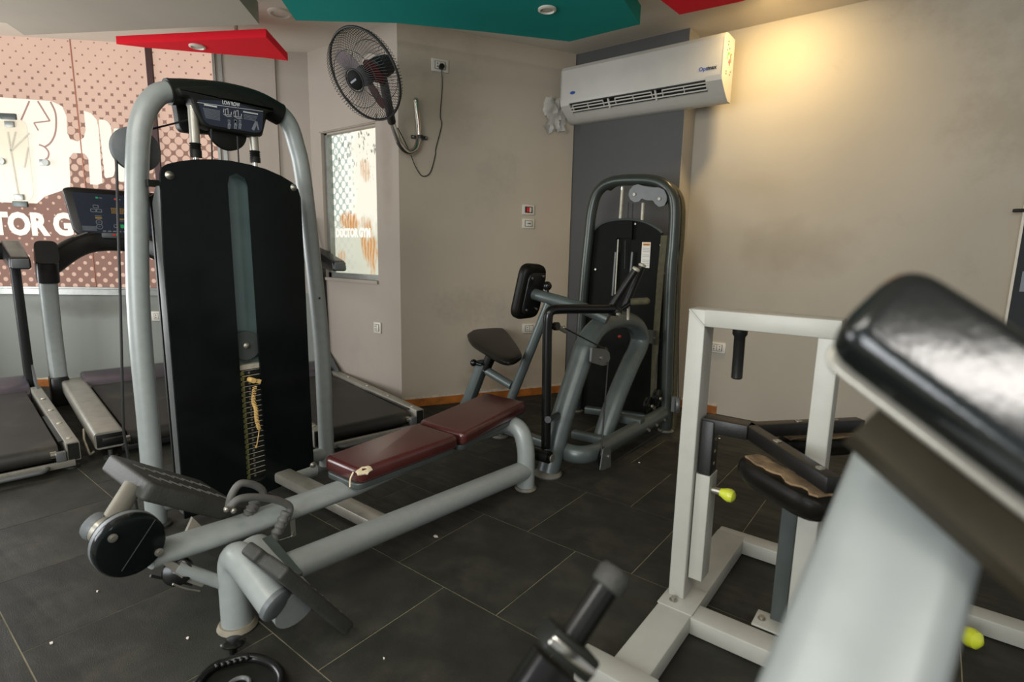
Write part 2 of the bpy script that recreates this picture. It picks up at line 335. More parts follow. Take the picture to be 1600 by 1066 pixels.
def math_(nt, op, a, b=None, c=None):
    n = nt.nodes.new('ShaderNodeMath'); n.operation = op
    for i, v in enumerate((a, b, c)):
        if v is None: continue
        if isinstance(v, (int, float)): n.inputs[i].default_value = v
        else: nt.links.new(v, n.inputs[i])
    return n.outputs[0]
def film(name, dark, light, spacing, rstops, zlo, zhi, strength, kind):
    """backlit printed film: a halftone of dots whose size changes with height (printed on the film itself)"""
    m = bpy.data.materials.new(name); m.use_nodes = True; nt = m.node_tree; b = nt.nodes['Principled BSDF']
    uv = nt.nodes.new('ShaderNodeUVMap'); uv.uv_map = 'UVMap'; sx = nt.nodes.new('ShaderNodeSeparateXYZ'); nt.links.new(uv.outputs[0], sx.inputs[0])
    u, v = sx.outputs[0], sx.outputs[1]; k = .70710678 / spacing
    a = math_(nt, 'MULTIPLY', math_(nt, 'ADD', u, v), k); c = math_(nt, 'MULTIPLY', math_(nt, 'SUBTRACT', u, v), k)
    fa = math_(nt, 'SUBTRACT', math_(nt, 'FRACT', a), .5); fc = math_(nt, 'SUBTRACT', math_(nt, 'FRACT', c), .5)
    dist = math_(nt, 'SQRT', math_(nt, 'ADD', math_(nt, 'MULTIPLY', fa, fa), math_(nt, 'MULTIPLY', fc, fc)))
    mr = nt.nodes.new('ShaderNodeMapRange'); mr.inputs[1].default_value = zlo; mr.inputs[2].default_value = zhi; nt.links.new(v if kind == 'left' else u, mr.inputs[0])
    rp = nt.nodes.new('ShaderNodeValToRGB'); cr_ = rp.color_ramp
    while len(cr_.elements) < len(rstops): cr_.elements.new(.5)
    for e, (p, r) in zip(cr_.elements, rstops): e.position = p; e.color = (r, r, r, 1)
    nt.links.new(mr.outputs[0], rp.inputs[0])
    ed = nt.nodes.new('ShaderNodeMapRange'); nt.links.new(math_(nt, 'SUBTRACT', rp.outputs[0], dist), ed.inputs[0]); ed.inputs[1].default_value = -.015; ed.inputs[2].default_value = .015
    mx = nt.nodes.new('ShaderNodeMix'); mx.data_type = 'RGBA'; nt.links.new(ed.outputs[0], mx.inputs[0]); mx.inputs[6].default_value = lin(dark); mx.inputs[7].default_value = lin(light)
    col = mx.outputs[2]
    tc = nt.nodes.new('ShaderNodeTexCoord')
    nz = nt.nodes.new('ShaderNodeTexNoise'); nz.inputs['Scale'].default_value = 2.2; nz.inputs['Detail'].default_value = 6; nt.links.new(tc.outputs['Object'], nz.inputs['Vector'])
    hs = nt.nodes.new('ShaderNodeHueSaturation'); nt.links.new(col, hs.inputs['Color']); m2 = nt.nodes.new('ShaderNodeMapRange'); m2.inputs[3].default_value = .88; m2.inputs[4].default_value = 1.1
    nt.links.new(nz.outputs['Fac'], m2.inputs[0]); nt.links.new(m2.outputs[0], hs.inputs['Value']); col = hs.outputs[0]
    if kind == 'right':   # bare bleached film to the right, rust stains low down
        def blend(fac, c2, src):
            q = nt.nodes.new('ShaderNodeMix'); q.data_type = 'RGBA'; nt.links.new(fac, q.inputs[0]); nt.links.new(src, q.inputs[6]); q.inputs[7].default_value = lin(c2); return q.outputs[2]
        n5 = nt.nodes.new('ShaderNodeTexNoise'); n5.inputs['Scale'].default_value = 9; n5.inputs['Detail'].default_value = 6
        mp = nt.nodes.new('ShaderNodeMapping'); mp.inputs['Scale'].default_value = (1.6, 1, .8); nt.links.new(tc.outputs['Object'], mp.inputs[0]); nt.links.new(mp.outputs[0], n5.inputs['Vector'])
        wob = math_(nt, 'MULTIPLY', math_(nt, 'SUBTRACT', n5.outputs['Fac'], .5), .3)
        e = nt.nodes.new('ShaderNodeMapRange'); nt.links.new(math_(nt, 'ADD', u, wob), e.inputs[0]); e.inputs[1].default_value = .29; e.inputs[2].default_value = .36
        col = blend(e.outputs[0], (244, 240, 222), col)
        lo = nt.nodes.new('ShaderNodeMapRange'); nt.links.new(math_(nt, 'ADD', v, math_(nt, 'MULTIPLY', wob, 1.6)), lo.inputs[0]); lo.inputs[1].default_value = .50; lo.inputs[2].default_value = .36; lo.inputs[3].default_value = 0; lo.inputs[4].default_value = .9
        col = blend(lo.outputs[0], (206, 208, 188), col)
        # a blot of rust around (u .46, v .42) and a smaller one
        for (cu_, cv_, ru, rv, amt) in ((.49, .26, .10, .20, 1.0), (.24, .45, .13, .10, 1.0), (.12, .16, .06, .08, .6), (.46, .84, .07, .09, .6), (.40, .44, .16, .05, .4)):
            du = math_(nt, 'DIVIDE', math_(nt, 'SUBTRACT', u, cu_), ru); dv = math_(nt, 'DIVIDE', math_(nt, 'SUBTRACT', v, cv_), rv)
            dd = math_(nt, 'ADD', math_(nt, 'MULTIPLY', du, du), math_(nt, 'MULTIPLY', dv, dv))
            dd = math_(nt, 'ADD', dd, math_(nt, 'MULTIPLY', math_(nt, 'SUBTRACT', n5.outputs['Fac'], .5), 4.0))
            st = nt.nodes.new('ShaderNodeMapRange'); nt.links.new(dd, st.inputs[0]); st.inputs[1].default_value = 1.05; st.inputs[2].default_value = .3; st.inputs[3].default_value = 0; st.inputs[4].default_value = amt
            wv = nt.nodes.new('ShaderNodeTexWave'); wv.inputs['Scale'].default_value = 9; wv.inputs['Distortion'].default_value = 5; nt.links.new(tc.outputs['Object'], wv.inputs['Vector'])
            col = blend(math_(nt, 'MULTIPLY', st.outputs[0], math_(nt, 'MULTIPLY_ADD', wv.outputs['Fac'], .6, .35)), (206, 134, 44), col)
        n6 = nt.nodes.new('ShaderNodeTexNoise'); n6.inputs['Scale'].default_value = 30; mp6 = nt.nodes.new('ShaderNodeMapping'); mp6.inputs['Scale'].default_value = (1.4, 1, .7)
        nt.links.new(tc.outputs['Object'], mp6.inputs[0]); nt.links.new(mp6.outputs[0], n6.inputs['Vector'])
        f6 = nt.nodes.new('ShaderNodeMapRange'); nt.links.new(n6.outputs['Fac'], f6.inputs[0]); f6.inputs[1].default_value = .60; f6.inputs[2].default_value = .68
        hi = nt.nodes.new('ShaderNodeMapRange'); nt.links.new(v, hi.inputs[0]); hi.inputs[1].default_value = .72; hi.inputs[2].default_value = .95
        col = blend(math_(nt, 'MULTIPLY', f6.outputs[0], math_(nt, 'MULTIPLY', hi.outputs[0], .8)), (96, 96, 84), col)
    nt.links.new(col, b.inputs['Emission Color']); b.inputs['Emission Strength'].default_value = strength
    dk = nt.nodes.new('ShaderNodeMix'); dk.data_type = 'RGBA'; dk.inputs[0].default_value = .82; nt.links.new(col, dk.inputs[6]); dk.inputs[7].default_value = (0, 0, 0, 1)
    nt.links.new(dk.outputs[2], b.inputs['Base Color']); b.inputs['Roughness'].default_value = .7; b.inputs['Specular IOR Level'].default_value = .15
    return m
# ================================================================== ROOM
ZC = 2.72
XA, YA, ZA = V((1, 0, 0)), V((0, 1, 0)), V((0, 0, 1))
EC = V((-3.08, 2.64, 0)); AD = V((.473, .881, 0)).normalized(); AN = V((.881, -.473, 0)).normalized()
KC = V((-4.16, 2.64, 0)); LD = V((.7193, .6947, 0)).normalized(); LN = V((.6947, -.7193, 0)).normalized()
YW, YR, YC = 2.64, 4.10, 3.89

g = G(); g.box((-2.3, 1.4, -.0565), (10.4, 6.6, .11)); floor = struct('floor', g, M['dust'], 0)
TW, TL, GAP = .4845, .505, .0035
def infront(x, y):
    dx, dy, dz = x, y, -1.19; d = R3[2][0] * dx + R3[2][1] * dy + R3[2][2] * dz
    if d < .15: return False
    u = 800 + F_PX * (R3[0][0] * dx + R3[0][1] * dy + R3[0][2] * dz) / d; v = 533 + F_PX * (R3[1][0] * dx + R3[1][1] * dy + R3[1][2] * dz) / d
    return -60 < u < 1660 and v < 1130
tg = G(); tg.box((0, 0, -.003), (TW - GAP, TL - GAP, .006)); bmesh.ops.recalc_face_normals(tg.bm, faces=tg.bm.faces[:])
tme = bpy.data.meshes.new('floor_tile'); tg.bm.to_mesh(tme); tg.bm.free(); tme.materials.append(M['tile'])
far_g = G(); nt_ = 0
for n in range(-4, 7):
    y0 = 1.2585 + n * TL; x0 = -1.0163 if n % 2 == 0 else -1.2566
    for k in range(-12, 10):
        cx, cy = x0 + (k + .5) * TW, y0 + TL / 2
        if cx < -7.2 or cx > 2.8 or cy > 4.4 or cy < -1.6: continue
        if any(infront(cx + a * TW / 2, cy + b * TL / 2) for a in (-1, 0, 1) for b in (-1, 0, 1)) and nt_ < 300:
            o = bpy.data.objects.new('floor_tile', tme); C.objects.link(o); o.location = (cx, cy, 0); o.parent = floor; nt_ += 1
        else: far_g.box((cx, cy, -.003), (TW - GAP, TL - GAP, .006))
o = obj('floor_tile_rest', far_g, M['tile'], floor, 0); o['kind'] = 'stuff'

def wallslab(p, q, z0, z1, n, holes=(), th=.16):
    """wall from p to q (plan), front face on the line, n points into the room"""
    p, q = V(p), V(q); U = (q - p); L = U.length; U.normalize(); g = G(); N = U.cross(ZA)
    t = (-th, 0) if N.dot(n) > 0 else (0, th)
    g.slab([(0, z0), (L, z0), (L, z1), (0, z1)], t, p, U, ZA, holes); return g
ZT = 2.9
struct('wall_right', wallslab((-1.60, YR, 0), (2.9, YR, 0), 0, ZT, V((0, -1, 0))), M['wall_r'])
g = G(); g.box(((-2.43 - 1.52) / 2 - .05, YC + .16, ZT / 2), (1.01, .32, ZT)); col = struct('wall_column', g, M['slate'])
g = G(); g.box((-1.520, YC + .13, ZT / 2), (.006, .252, ZT)); struct('trim_1', g, M['wall_r'])
AE = V((-2.415, 3.88, 0))
struct('wall_angled', wallslab(EC, AE + AD * .0, 0, ZT, AN), M['wall'])
# window wall with its opening
WX0, WX1, WZ0, WZ1 = -4.015, -3.33, .945, 2.09
g = G(); L = EC.x - KC.x
g.slab([(0, 0), (L + .0, 0), (L, ZT), (0, ZT)], (0, .16), (EC.x, YW, 0), (-1, 0, 0), ZA, holes=[[(EC.x - WX1, WZ0), (EC.x - WX0, WZ0), (EC.x - WX0, WZ1), (EC.x - WX1, WZ1)]])
for v in g.bm.verts:
    if v.co.y < YW - .01: v.co.y = YW + (YW - v.co.y)
struct('wall_window', g, M['wall_w'])
# left wall below and right of the big film window
def lw(u, z): return KC - LD * u + ZA * z
def ul(px, py): return (KC - at(px, py, pl=(KC, LN))).dot(LD)
PU = ul(334, 90); UM = ul(239.5, 170); US = ul(114, 120)
g = G(); g.slab([(0, .80), (PU, .80), (PU, ZT), (0, ZT)], (0, .16), KC, -LD, ZA); struct('wall_left', g, M['wall_w'])
g = G(); g.slab([(0, 0), (3.3, 0), (3.3, .80), (0, .80)], (0, .16), KC, -LD, ZA); struct('wall_left_lower', g, M['wall_l'])
# ledge under the film window
g = G(); g.beam(lw(PU - .06, .825) + LN * .02, lw(3.3, .825) + LN * .02, .045, .012); g.beam(lw(PU - .06, .792) + LN * .012, lw(3.3, .792) + LN * .012, .03, .045); struct('trim_2', g, M['alu'])
g = G(); g.beam(lw(PU - .045, .83), lw(PU - .045, ZT), .02, .03, up=LD); struct('trim_3', g, M['alu'])
# pipe boxing on the plain part of the left wall
pp = at(432, 200, pl=(KC, LN)); g = G(); g.beam((pp.x, pp.y, 0), (pp.x, pp.y, ZT), .035, .03, up=LD); struct('trim_4', g, M['wall_w'])
# ceiling
g = G(); g.box((-2.0, 1.9, ZC + .05), (9, 5.2, .1)); ceil = struct('ceiling', g, M['ceil'])

# baseboards of bare orange wood with a ragged plaster edge above
def board(name, p, q, n):
    p, q, n = V(p), V(q), V(n); g = G(); g.beam(p + n * .008 + ZA * .03, q + n * .008 + ZA * .03, .016, .06); o = struct(name, g, M['wood'])
    g = G(); L = (q - p).length; d = (q - p).normalized(); k = 0; rnd = random.Random(len(name)); P = []
    N = max(3, int(L / .05))
    for i in range(N + 1): P.append((L * i / N, .066 + rnd.uniform(0, .016)))
    for i in range(N, -1, -1): P.append((L * i / N, .058))
    g.slab(P, (-.010, .010), p, d, ZA); r = obj('plaster_edge', g, M['plaster'], o, 0); return o
board('baseboard_angled', EC + AD * .02, AE - AD * .02, AN)
board('baseboard_right', (-1.51, YR, 0), (-1.19, YR, 0), (0, -1, 0))
board('baseboard_left', KC - LD * 3.2, KC - LD * .05, LN)

# old smudges on the paint
def smudge(m, c, rad, col, amt, ns=6):
    nt = m.node_tree; b = nt.nodes['Principled BSDF']; src = b.inputs['Base Color'].links[0].from_socket
    tc = nt.nodes.new('ShaderNodeTexCoord'); sep = nt.nodes.new('ShaderNodeSeparateXYZ'); nt.links.new(tc.outputs['Object'], sep.inputs[0]); tot = None
    for k in range(3):
        d = math_(nt, 'DIVIDE', math_(nt, 'SUBTRACT', sep.outputs[k], c[k]), rad[k]); d = math_(nt, 'MULTIPLY', d, d); tot = d if tot is None else math_(nt, 'ADD', tot, d)
    n = nt.nodes.new('ShaderNodeTexNoise'); n.inputs['Scale'].default_value = ns; n.inputs['Detail'].default_value = 8; nt.links.new(tc.outputs['Object'], n.inputs['Vector'])
    tot = math_(nt, 'ADD', tot, math_(nt, 'MULTIPLY', math_(nt, 'SUBTRACT', n.outputs['Fac'], .5), 2.4))
    mr = nt.nodes.new('ShaderNodeMapRange'); nt.links.new(tot, mr.inputs[0]); mr.inputs[1].default_value = 1.2; mr.inputs[2].default_value = .0; mr.inputs[3].default_value = 0; mr.inputs[4].default_value = amt
    mx = nt.nodes.new('ShaderNodeMix'); mx.data_type = 'RGBA'; nt.links.new(mr.outputs[0], mx.inputs[0]); nt.links.new(src, mx.inputs[6]); mx.inputs[7].default_value = lin(col); nt.links.new(mx.outputs[2], b.inputs['Base Color'])
smudge(M['wall_r'], at(1245, 392, y=YR), (.42, .3, .20), (128, 116, 97), .24)
smudge(M['wall'], at(772, 590, pl=(EC, AN)), (.22, .30, .22), (140, 108, 68), .42, 9)
smudge(M['wall'], at(735, 480, pl=(EC, AN)), (.28, .40, .16), (132, 122, 106), .22, 26)
smudge(M['wall_w'], at(604, 250, y=YW), (.07, .3, .5), (138, 122, 108), .35, 9)
smudge(M['wall_l'], at(150, 480, pl=(KC, LN)), (.5, .5, .10), (84, 84, 74), .5, 5)
# ------------------------------------------------ the two film-covered windows
def quad_uv(name, P, UVs, m, parent):
    me = bpy.data.meshes.new(name); off = wloc(parent); me.from_pydata([tuple(V(p) - off) for p in P], [], [tuple(range(len(P)))]); ul = me.uv_layers.new(name='UVMap')
    for i, c in enumerate(UVs): ul.data[i].uv = c
    me.materials.append(m); o = bpy.data.objects.new(name, me); C.objects.link(o); o.parent = parent; return o
def onleft(pts, off=0.0): return [at(a, b, pl=(KC + LN * off, LN)) for a, b in pts]
fl = film('dotted_film', (150, 116, 102), (224, 188, 167), .066, [(0, .27), (.12, .19), (.28, .09), (.34, .16), (.42, .33), (.52, .43), (.62, .48), (.78, .56), (.9, .61), (1, .645)], .85, 2.75, .57, 'left')
g = G(); g.beam(lw(PU + .0, 1.0), lw(PU, ZT), .03, .02, up=LD); win1 = struct('window_1', g, M['alu'])
for i, (u0, u1) in enumerate(((PU + .01, UM - .022), (UM + .022, US), (US + .005, 3.3))):
    P = [lw(u0, .83), lw(u0, ZT), lw(u1, ZT), lw(u1, .83)]; P = [p - LN * .012 for p in P]
    quad_uv('film_pane', P, [(u0, .83), (u0, ZT), (u1, ZT), (u1, .83)], fl, win1)
m_ = mat('brown_mullion', (62, 34, 32), .6)
g = G(); g.beam(lw(UM, .83), lw(UM, ZT), .024, .042, up=LD); obj('mullion', g, m_, win1, 0)
g = G(); g.beam(lw(US, .83) - LN * .01, lw(US, ZT) - LN * .01, .008, .007, up=LD); obj('film_seam', g, mat('seam', (170, 110, 84), .7), win1, 0)
def flat(name, pts, m, off, parent, th=.001, smooth_r=0):
    P = onleft(pts, off); g = G(); g.poly(P, th, LN, r=smooth_r); return obj(name, g, m, parent, 0)
logo = [(-60, 146), (0, 152), (80, 158), (97, 166), (104, 182), (105, 208), (110, 218), (122, 221), (131, 215), (134, 203), (131, 173), (142, 177), (151, 187), (154, 200), (160, 286), (152, 289), (141, 288), (138, 247), (132, 240), (114, 239), (108, 247), (110, 283), (109, 294), (70, 307), (58, 318), (-60, 314)]
flat('logo_fist', logo, M['glow'], -.010, win1)
flat('logo_finger', [(154, 186), (166, 188), (173, 196), (180, 262), (178, 276), (164, 279)], M['glow'], -.010, win1, smooth_r=.02)
flat('logo_finger', [(177, 200), (190, 202), (197, 210), (202, 280), (190, 285), (184, 282)], M['glow'], -.010, win1, smooth_r=.02)
def stroke(px, wd):
    P = onleft(px, -.0085); g = G(); g.sweep(cr(P, 4) if len(P) > 3 else P, [(-wd / 2, 0), (wd / 2, 0), (wd / 2, .001), (-wd / 2, .001)], up=LN); return obj('logo_line', g, M['glowline'], win1, 0)
stroke([(46, 158), (33, 188)], .012); stroke([(59, 158), (78, 189)], .012); stroke([(78, 189), (53, 192)], .01); stroke([(53, 192), (60, 204)], .01)
stroke([(79, 159), (87, 178), (87, 205), (80, 222), (70, 230)], .013); stroke([(61, 226), (70, 230), (76, 238), (75, 246), (70, 250)], .012)
pr_, pg_ = onleft([(75, 366.5)], -.009)[0], onleft([(85, 366)], -.009)[0]
text('DOCTOR', .232, pr_, LD, ZA, M['glow'], 'film_lettering', win1, .012, 'RIGHT', sx=.86)
text('GYM', .232, pg_, LD, ZA, M['glow'], 'film_lettering', win1, .012, 'LEFT', sx=.86)
# hinged clear vent flap with its clips
P = onleft(rpoly([(-22, 190), (36, 187), (42, 197), (53, 306), (44, 316), (-15, 314)], 8), .012); g = G(); g.poly(P, .006, LN); fp = obj('vent_flap', g, M['clear'], win1, 0)
lab(fp, 'clear acrylic vent flap with rounded corners')
for (px, py, w_, h_, mm) in ((13, 182, 23, 9, 'gry'), (15, 194, 13, 9, 'alu'), (30, 308, 14, 9, 'alu'), (32, 319, 22, 9, 'gry')):
    p = onleft([(px, py)], .02)[0]; g = G(); g.box(p, (w_ * .0048, .02, h_ * .0048), (LD, LN, ZA), .003); obj('hinge_clip', g, M[mm], win1)
for (px, py) in ((72, 254), (3, 252)):
    p = onleft([(px, py)], .02)[0]; g = G(); g.box(p - LD * .02, (.05, .02, .045), (LD, LN, ZA), .006); g.cyl(p - LN * .01, p + LN * .012, .024); obj('latch', g, M['alu'], win1)
for px in (45, 51): pass
for a, b in (((17, 236), (30, 312)), ((17, 236), (12, 206)), ((17, 236), (24, 206)), ((17, 236), (46, 208)), ((44, 230), (38, 262))):
    pa, pb = onleft([a, b], .0165); g = G(); g.beam(pa, pb, .011, .002, up=LN); obj('tape_strip', g, mat('tape', (186, 178, 160), .6), fp, 0)

fr = film('bleached_film', (182, 194, 184), (250, 250, 238), .062, [(0, .36), (.3, .42), (.62, .5), (.85, .6), (1, .7)], 0, .42, .66, 'right')
g = G(); yd = YW + .075
g.beam((WX0 + .018, yd - .02, WZ0), (WX0 + .018, yd - .02, WZ1), .05, .036, up=XA); win2 = struct('window_2', g, M['alu'])
g = G(); g.beam((WX0, yd - .02, WZ0 + .02), (WX1, yd - .02, WZ0 + .02), .05, .04); obj('window_frame', g, M['alu'], win2)
g = G(); g.beam((WX0, yd - .02, WZ1 - .006), (WX1, yd - .02, WZ1 - .006), .05, .012); obj('window_frame', g, M['wall_w'], win2)
g = G(); g.box(((WX0 + WX1) / 2, YW + .01, WZ0 - .012), (WX1 - WX0, .05, .024)); obj('window_sill', g, M['wall_w'], win2)
g = G(); g.box(((WX0 + WX1) / 2, YW - .006, WZ1 + .03), (WX1 - WX0 + .04, .012, .05)); obj('lintel_edge', g, M['wall_w'], win2)
quad_uv('film_pane', [(WX0, yd, WZ0), (WX1, yd, WZ0), (WX1, yd, WZ1), (WX0, yd, WZ1)], [(0, 0), (WX1 - WX0, 0), (WX1 - WX0, WZ1 - WZ0), (0, WZ1 - WZ0)], fr, win2)
p = at(525, 370, y=yd - .004); q = at(579, 372, y=yd - .004); tx = text('DOCTOR GYM', .092, p, XA, ZA, M['glow2'], 'film_lettering', win2, .005); kx = (q - p).length / max(v.co.x - (p.x) for v in tx.data.vertices)
for v in tx.data.vertices: v.co.x = p.x + (v.co.x - p.x) * kx

# ------------------------------------------------ ceiling panels
def cpanel(name, pts, z, th, m, label, extra=()):
    P = [at(a, b, z=z) if len(t) == 2 else V((a, b, z)) for t in pts for a, b in [t[:2]]]
    c = sum(P, V((0, 0, 0))) / len(P); t = thing(name, label, 'ceiling panel', (c.x, c.y, z), 'coloured ceiling panels')
    g = G(); g.slab([(p.x, p.y) for p in P], (0, th), (0, 0, z), XA, YA); obj('panel_board', g, m, t, 0); return t
def downlight(t, p, r=.05):
    g = G(); g.lathe([(r, 0), (r, -.008), (r * .8, -.012), (r * .72, -.004), (r * .72, 0)], p, ZA, 28); f = obj('downlight', g, M['plate'], t)
    g = G(); g.lathe([(r * .7, -.003), (r * .5, -.006)], p, ZA, 20); obj('lens', g, M['lens'], f)
def hanger(t, x, y, z): g = G(); g.cyl((x, y, z), (x, y, ZC), .012, 8); obj('hanger_rod', g, M['wall'], t)
t = cpanel('ceiling_panel', [(182, 69), (416, 58), (450, 95), (410, 90), (232, 75)], 2.50, .05, M['red'], 'bright red triangular panel hung from the ceiling above the low row tower')
downlight(t, at(308, 72, z=2.50)); hanger(t, -3.9, 1.95, 2.6)
t = cpanel('ceiling_panel', [(10, 36), (38, 55), (405, 38), (374, 0), (-1.9, .75, 0), (-3.6, -.2, 0), (-5.0, .3, 0)], 2.47, .12, M['beige'], 'beige flat ceiling panel in the upper left corner over the treadmills')
hanger(t, -3.3, 1.2, 2.59)
t = cpanel('ceiling_panel', [(440, 0), (462, 32), (620, 36), (760, 50), (890, 65), (1000, 38), (975, 0), (-1.1, 2.1, 0), (-1.5, 1.1, 0), (-2.5, .9, 0)], 2.50, .10, M['teal'], 'large teal panel hung from the ceiling between fan and air conditioner')
downlight(t, at(855, 14, z=2.50)); hanger(t, -2.0, 2.1, 2.6)
t = cpanel('ceiling_panel', [(1032, 0), (1062, 23), (1160, 2), (-.3, 3.0, 0), (-.3, 2.2, 0), (-1.0, 2.1, 0)], 2.52, .09, M['red'], 'red ceiling panel peeking in above the right end of the air conditioner')
hanger(t, -.8, 2.6, 2.6)
g = G(); p = at(437, 19, z=ZC); g.lathe([(.075, 0), (.075, -.012), (.06, -.016), (.055, -.006)], p, ZA, 28); tag(obj('ceiling_ring', g, M['plate'], None, loc=p), 'round white fitting on the white ceiling beside the teal panel', 'ceiling light')
# the warm lamp's own housing in the ceiling
g = G(); p = V((-.95, 3.56, ZC)); g.lathe([(.06, 0), (.06, -.02), (.045, -.025)], p, ZA, 20); tag(obj('downlight', g, M['plate'], None, loc=p), 'warm white downlight in the ceiling right of the air conditioner', 'ceiling light')

# ------------------------------------------------ sockets and switches
def plate_(name, label, c, U, N, w_, h_, kind, cat):
    t = thing(name, label, cat, c, 'wall sockets' if cat == 'socket' else 'wall switches'); W = ZA
    g = G(); g.box(c + N * .006, (w_, .012, h_), (U, N, W), .004); obj('faceplate', g, M['plate'], t)
    g = G(); g.box(c + N * .0135, (w_ * .62, .004, h_ * .62), (U, N, W), .0015); ins = obj('insert', g, M['hole'], t)
    if kind == 'rocker':
        g = G(); g.box(c + N * .016 - U * w_ * .06, (w_ * .2, .008, h_ * .5), (U, N, W), .002); lab(obj('rocker', g, M['sred'], t), 'red rocker')
        g = G(); g.box(c + N * .0145 + U * w_ * .14, (w_ * .18, .005, h_ * .5), (U, N, W), .002); obj('blank', g, M['plate'], t)
    elif kind == 'socket' or kind == 'double':
        g = G(); g.box(c + N * .0155, (w_ * .56, .004, h_ * .56), (U, N, W), .0015); obj('socket_face', g, M['plate'], t)
        for k in ((-1, 1) if kind == 'double' else (-1,)):
            for s in (-1, 1):
                g = G(); q = c + N * .0172 + U * w_ * .17 * k + W * h_ * .12 * s; g.cyl(q, q + N * .0012, h_ * .055, 10); obj('pin_hole', g, M['hole'], t)
        g = G(); g.box(c + N * .0172, (.003, .001, h_ * .5), (U, N, W)); obj('gap_line', g, M['hole'], t)
    else:
        g = G(); g.box(c + N * .0155, (w_ * .54, .005, h_ * .54), (U, N, W), .002); obj('rocker', g, M['plate'], t)
        g = G(); g.box(c + N * .0185 , (w_ * .3, .001, h_ * .05), (U, N, W)); g.box(c + N * .0185 + U * w_ * .08, (w_ * .08, .001, h_ * .12), (U, N, W)); obj('printed_mark', g, M['inkk'], t)
    return t
AP = (EC, AN)
plate_('switch_plate', 'white switch plate with a red rocker on the angled wall', at(825, 328, pl=AP), AD, AN, .105, .078, 'rocker', 'switch')
plate_('switch_plate', 'white switch plate right below the red rocker switch', at(825, 349.5, pl=AP), AD, AN, .105, .078, 'plain', 'switch')
sk = plate_('wall_socket', 'white wall socket high up with the fan cable plugged in', at(687, 103, pl=AP), AD, AN, .125, .085, 'socket', 'socket')
plate_('wall_socket', 'white socket low on the angled wall behind the chest pad', at(826, 513, pl=AP), AD, AN, .12, .08, 'socket', 'socket')
plate_('wall_socket', 'small white socket on the window wall above the treadmill', at(591, 512, y=YW), XA, V((0, -1, 0)), .085, .085, 'socket', 'socket')
plate_('wall_socket', 'white double socket seen through the white frame', at(1121, 543, y=YR), XA, V((0, -1, 0)), .125, .08, 'double', 'socket')
plate_('wall_socket', 'white socket on the grey wall beside the silver tower upright', at(249, 494, pl=(KC, LN)), LD, LN, .115, .08, 'socket', 'socket')

# ------------------------------------------------ air conditioner
ax0, ax1 = -2.415, -1.212
yb = YC; prof = [(0, .385), (-.165, .385), (-.195, .375), (-.21, .35), (-.212, .12), (-.205, .10), (-.10, .02), (-.06, .0), (0, 0)]
zb = 2.19
t = thing('air_conditioner', 'white split air conditioner across the dark grey column', 'air conditioner', ((ax0 + ax1) / 2, yb, zb))
g = G(); body_prof = [(0, .385), (-.16, .385), (-.19, .378), (-.207, .36), (-.21, .12), (-.15, .112), (-.10, .075), (-.075, .055), (-.07, .0), (0, 0)]
def acsweep(pr_, x0, x1, mm, name, par=t):
    g = G(); g.slab(pr_, (0, x1 - x0), (x0, yb, zb), YA, ZA); return obj(name, g, mm, par, 30)
acsweep([(-.002, .385), (-.15, .385), (-.185, .372), (-.2, .345), (-.205, .105), (-.1, .10), (-.05, .02), (-.045, 0), (-.002, 0)], ax0 + .004, ax1 - .004, M['acdark'], 'outlet_cavity')
acsweep([(-.10, .392), (-.165, .388), (-.195, .376), (-.211, .35), (-.214, .13), (-.208, .112), (-.204, .112), (-.206, .34), (-.19, .366), (-.16, .38), (-.10, .385)], ax0, ax1, M['ac'], 'front_panel')
acsweep([(-.002, .39), (-.13, .39), (-.13, .383), (-.002, .383)], ax0, ax1, M['ac'], 'top_cover')
acsweep([(-.14, .052), (-.10, .022), (-.065, .002), (-.04, -.002), (-.002, -.002), (-.002, .008), (-.04, .012), (-.09, .03), (-.13, .062)], ax0, ax1, M['ac'], 'bottom_tray')
endp = [(-.0, .39), (-.15, .39), (-.195, .375), (-.211, .35), (-.214, .13), (-.205, .10), (-.17, .07), (-.10, .02), (-.06, -.002), (0, -.002)]
for x0, x1 in ((ax0 - .003, ax0 + .004), (ax1 - .004, ax1 + .003)): acsweep(endp, x0, x1, M['ac'], 'end_cover')
lp = [(-.214, .13), (-.205, .10), (-.17, .07), (-.12, .034), (-.10, .05), (-.16, .10), (-.19, .125)]
acsweep(lp, ax0 + .004, ax0 + .075, M['ac'], 'outlet_cheek'); acsweep(lp, ax1 - .10, ax1 - .004, M['ac'], 'outlet_cheek')
# flap grille bars
def bar_(x0, x1, a, b, nm='louver'):
    g = G(); p, q = V((x0, yb + a[0], zb + a[1])), V((x1, yb + b[0], zb + b[1])); g.beam(p, q, .006, .008); return obj(nm, g, M['ac'], t, 0)
XL, XR = ax0 + .075, ax1 - .10
bar_(XL, XR, (-.165, .062), (-.165, .062)); bar_(XL, XR, (-.178, .082), (-.178, .082))
for k in range(3):
    a_, b_ = XL + (XR - XL) * (.02 + .345 * k), XL + (XR - XL) * (.27 + .365 * k); bar_(a_, min(b_, XR), (-.192, .098), (-.192, .098), 'louver')
    for f in (0, .5, 1):
        x = a_ + (min(b_, XR) - a_) * f; g = G(); g.beam((x, yb - .160, zb + .06), (x, yb - .195, zb + .10), .006, .006); obj('louver_stay', g, M['ac'], t, 0)
for k in (0.31, .66): 
    x = XL + (XR - XL) * k; g = G(); g.beam((x, yb - .15, zb + .05), (x, yb - .195, zb + .115), .012, .012); obj('divider', g, M['ac'], t, 0)
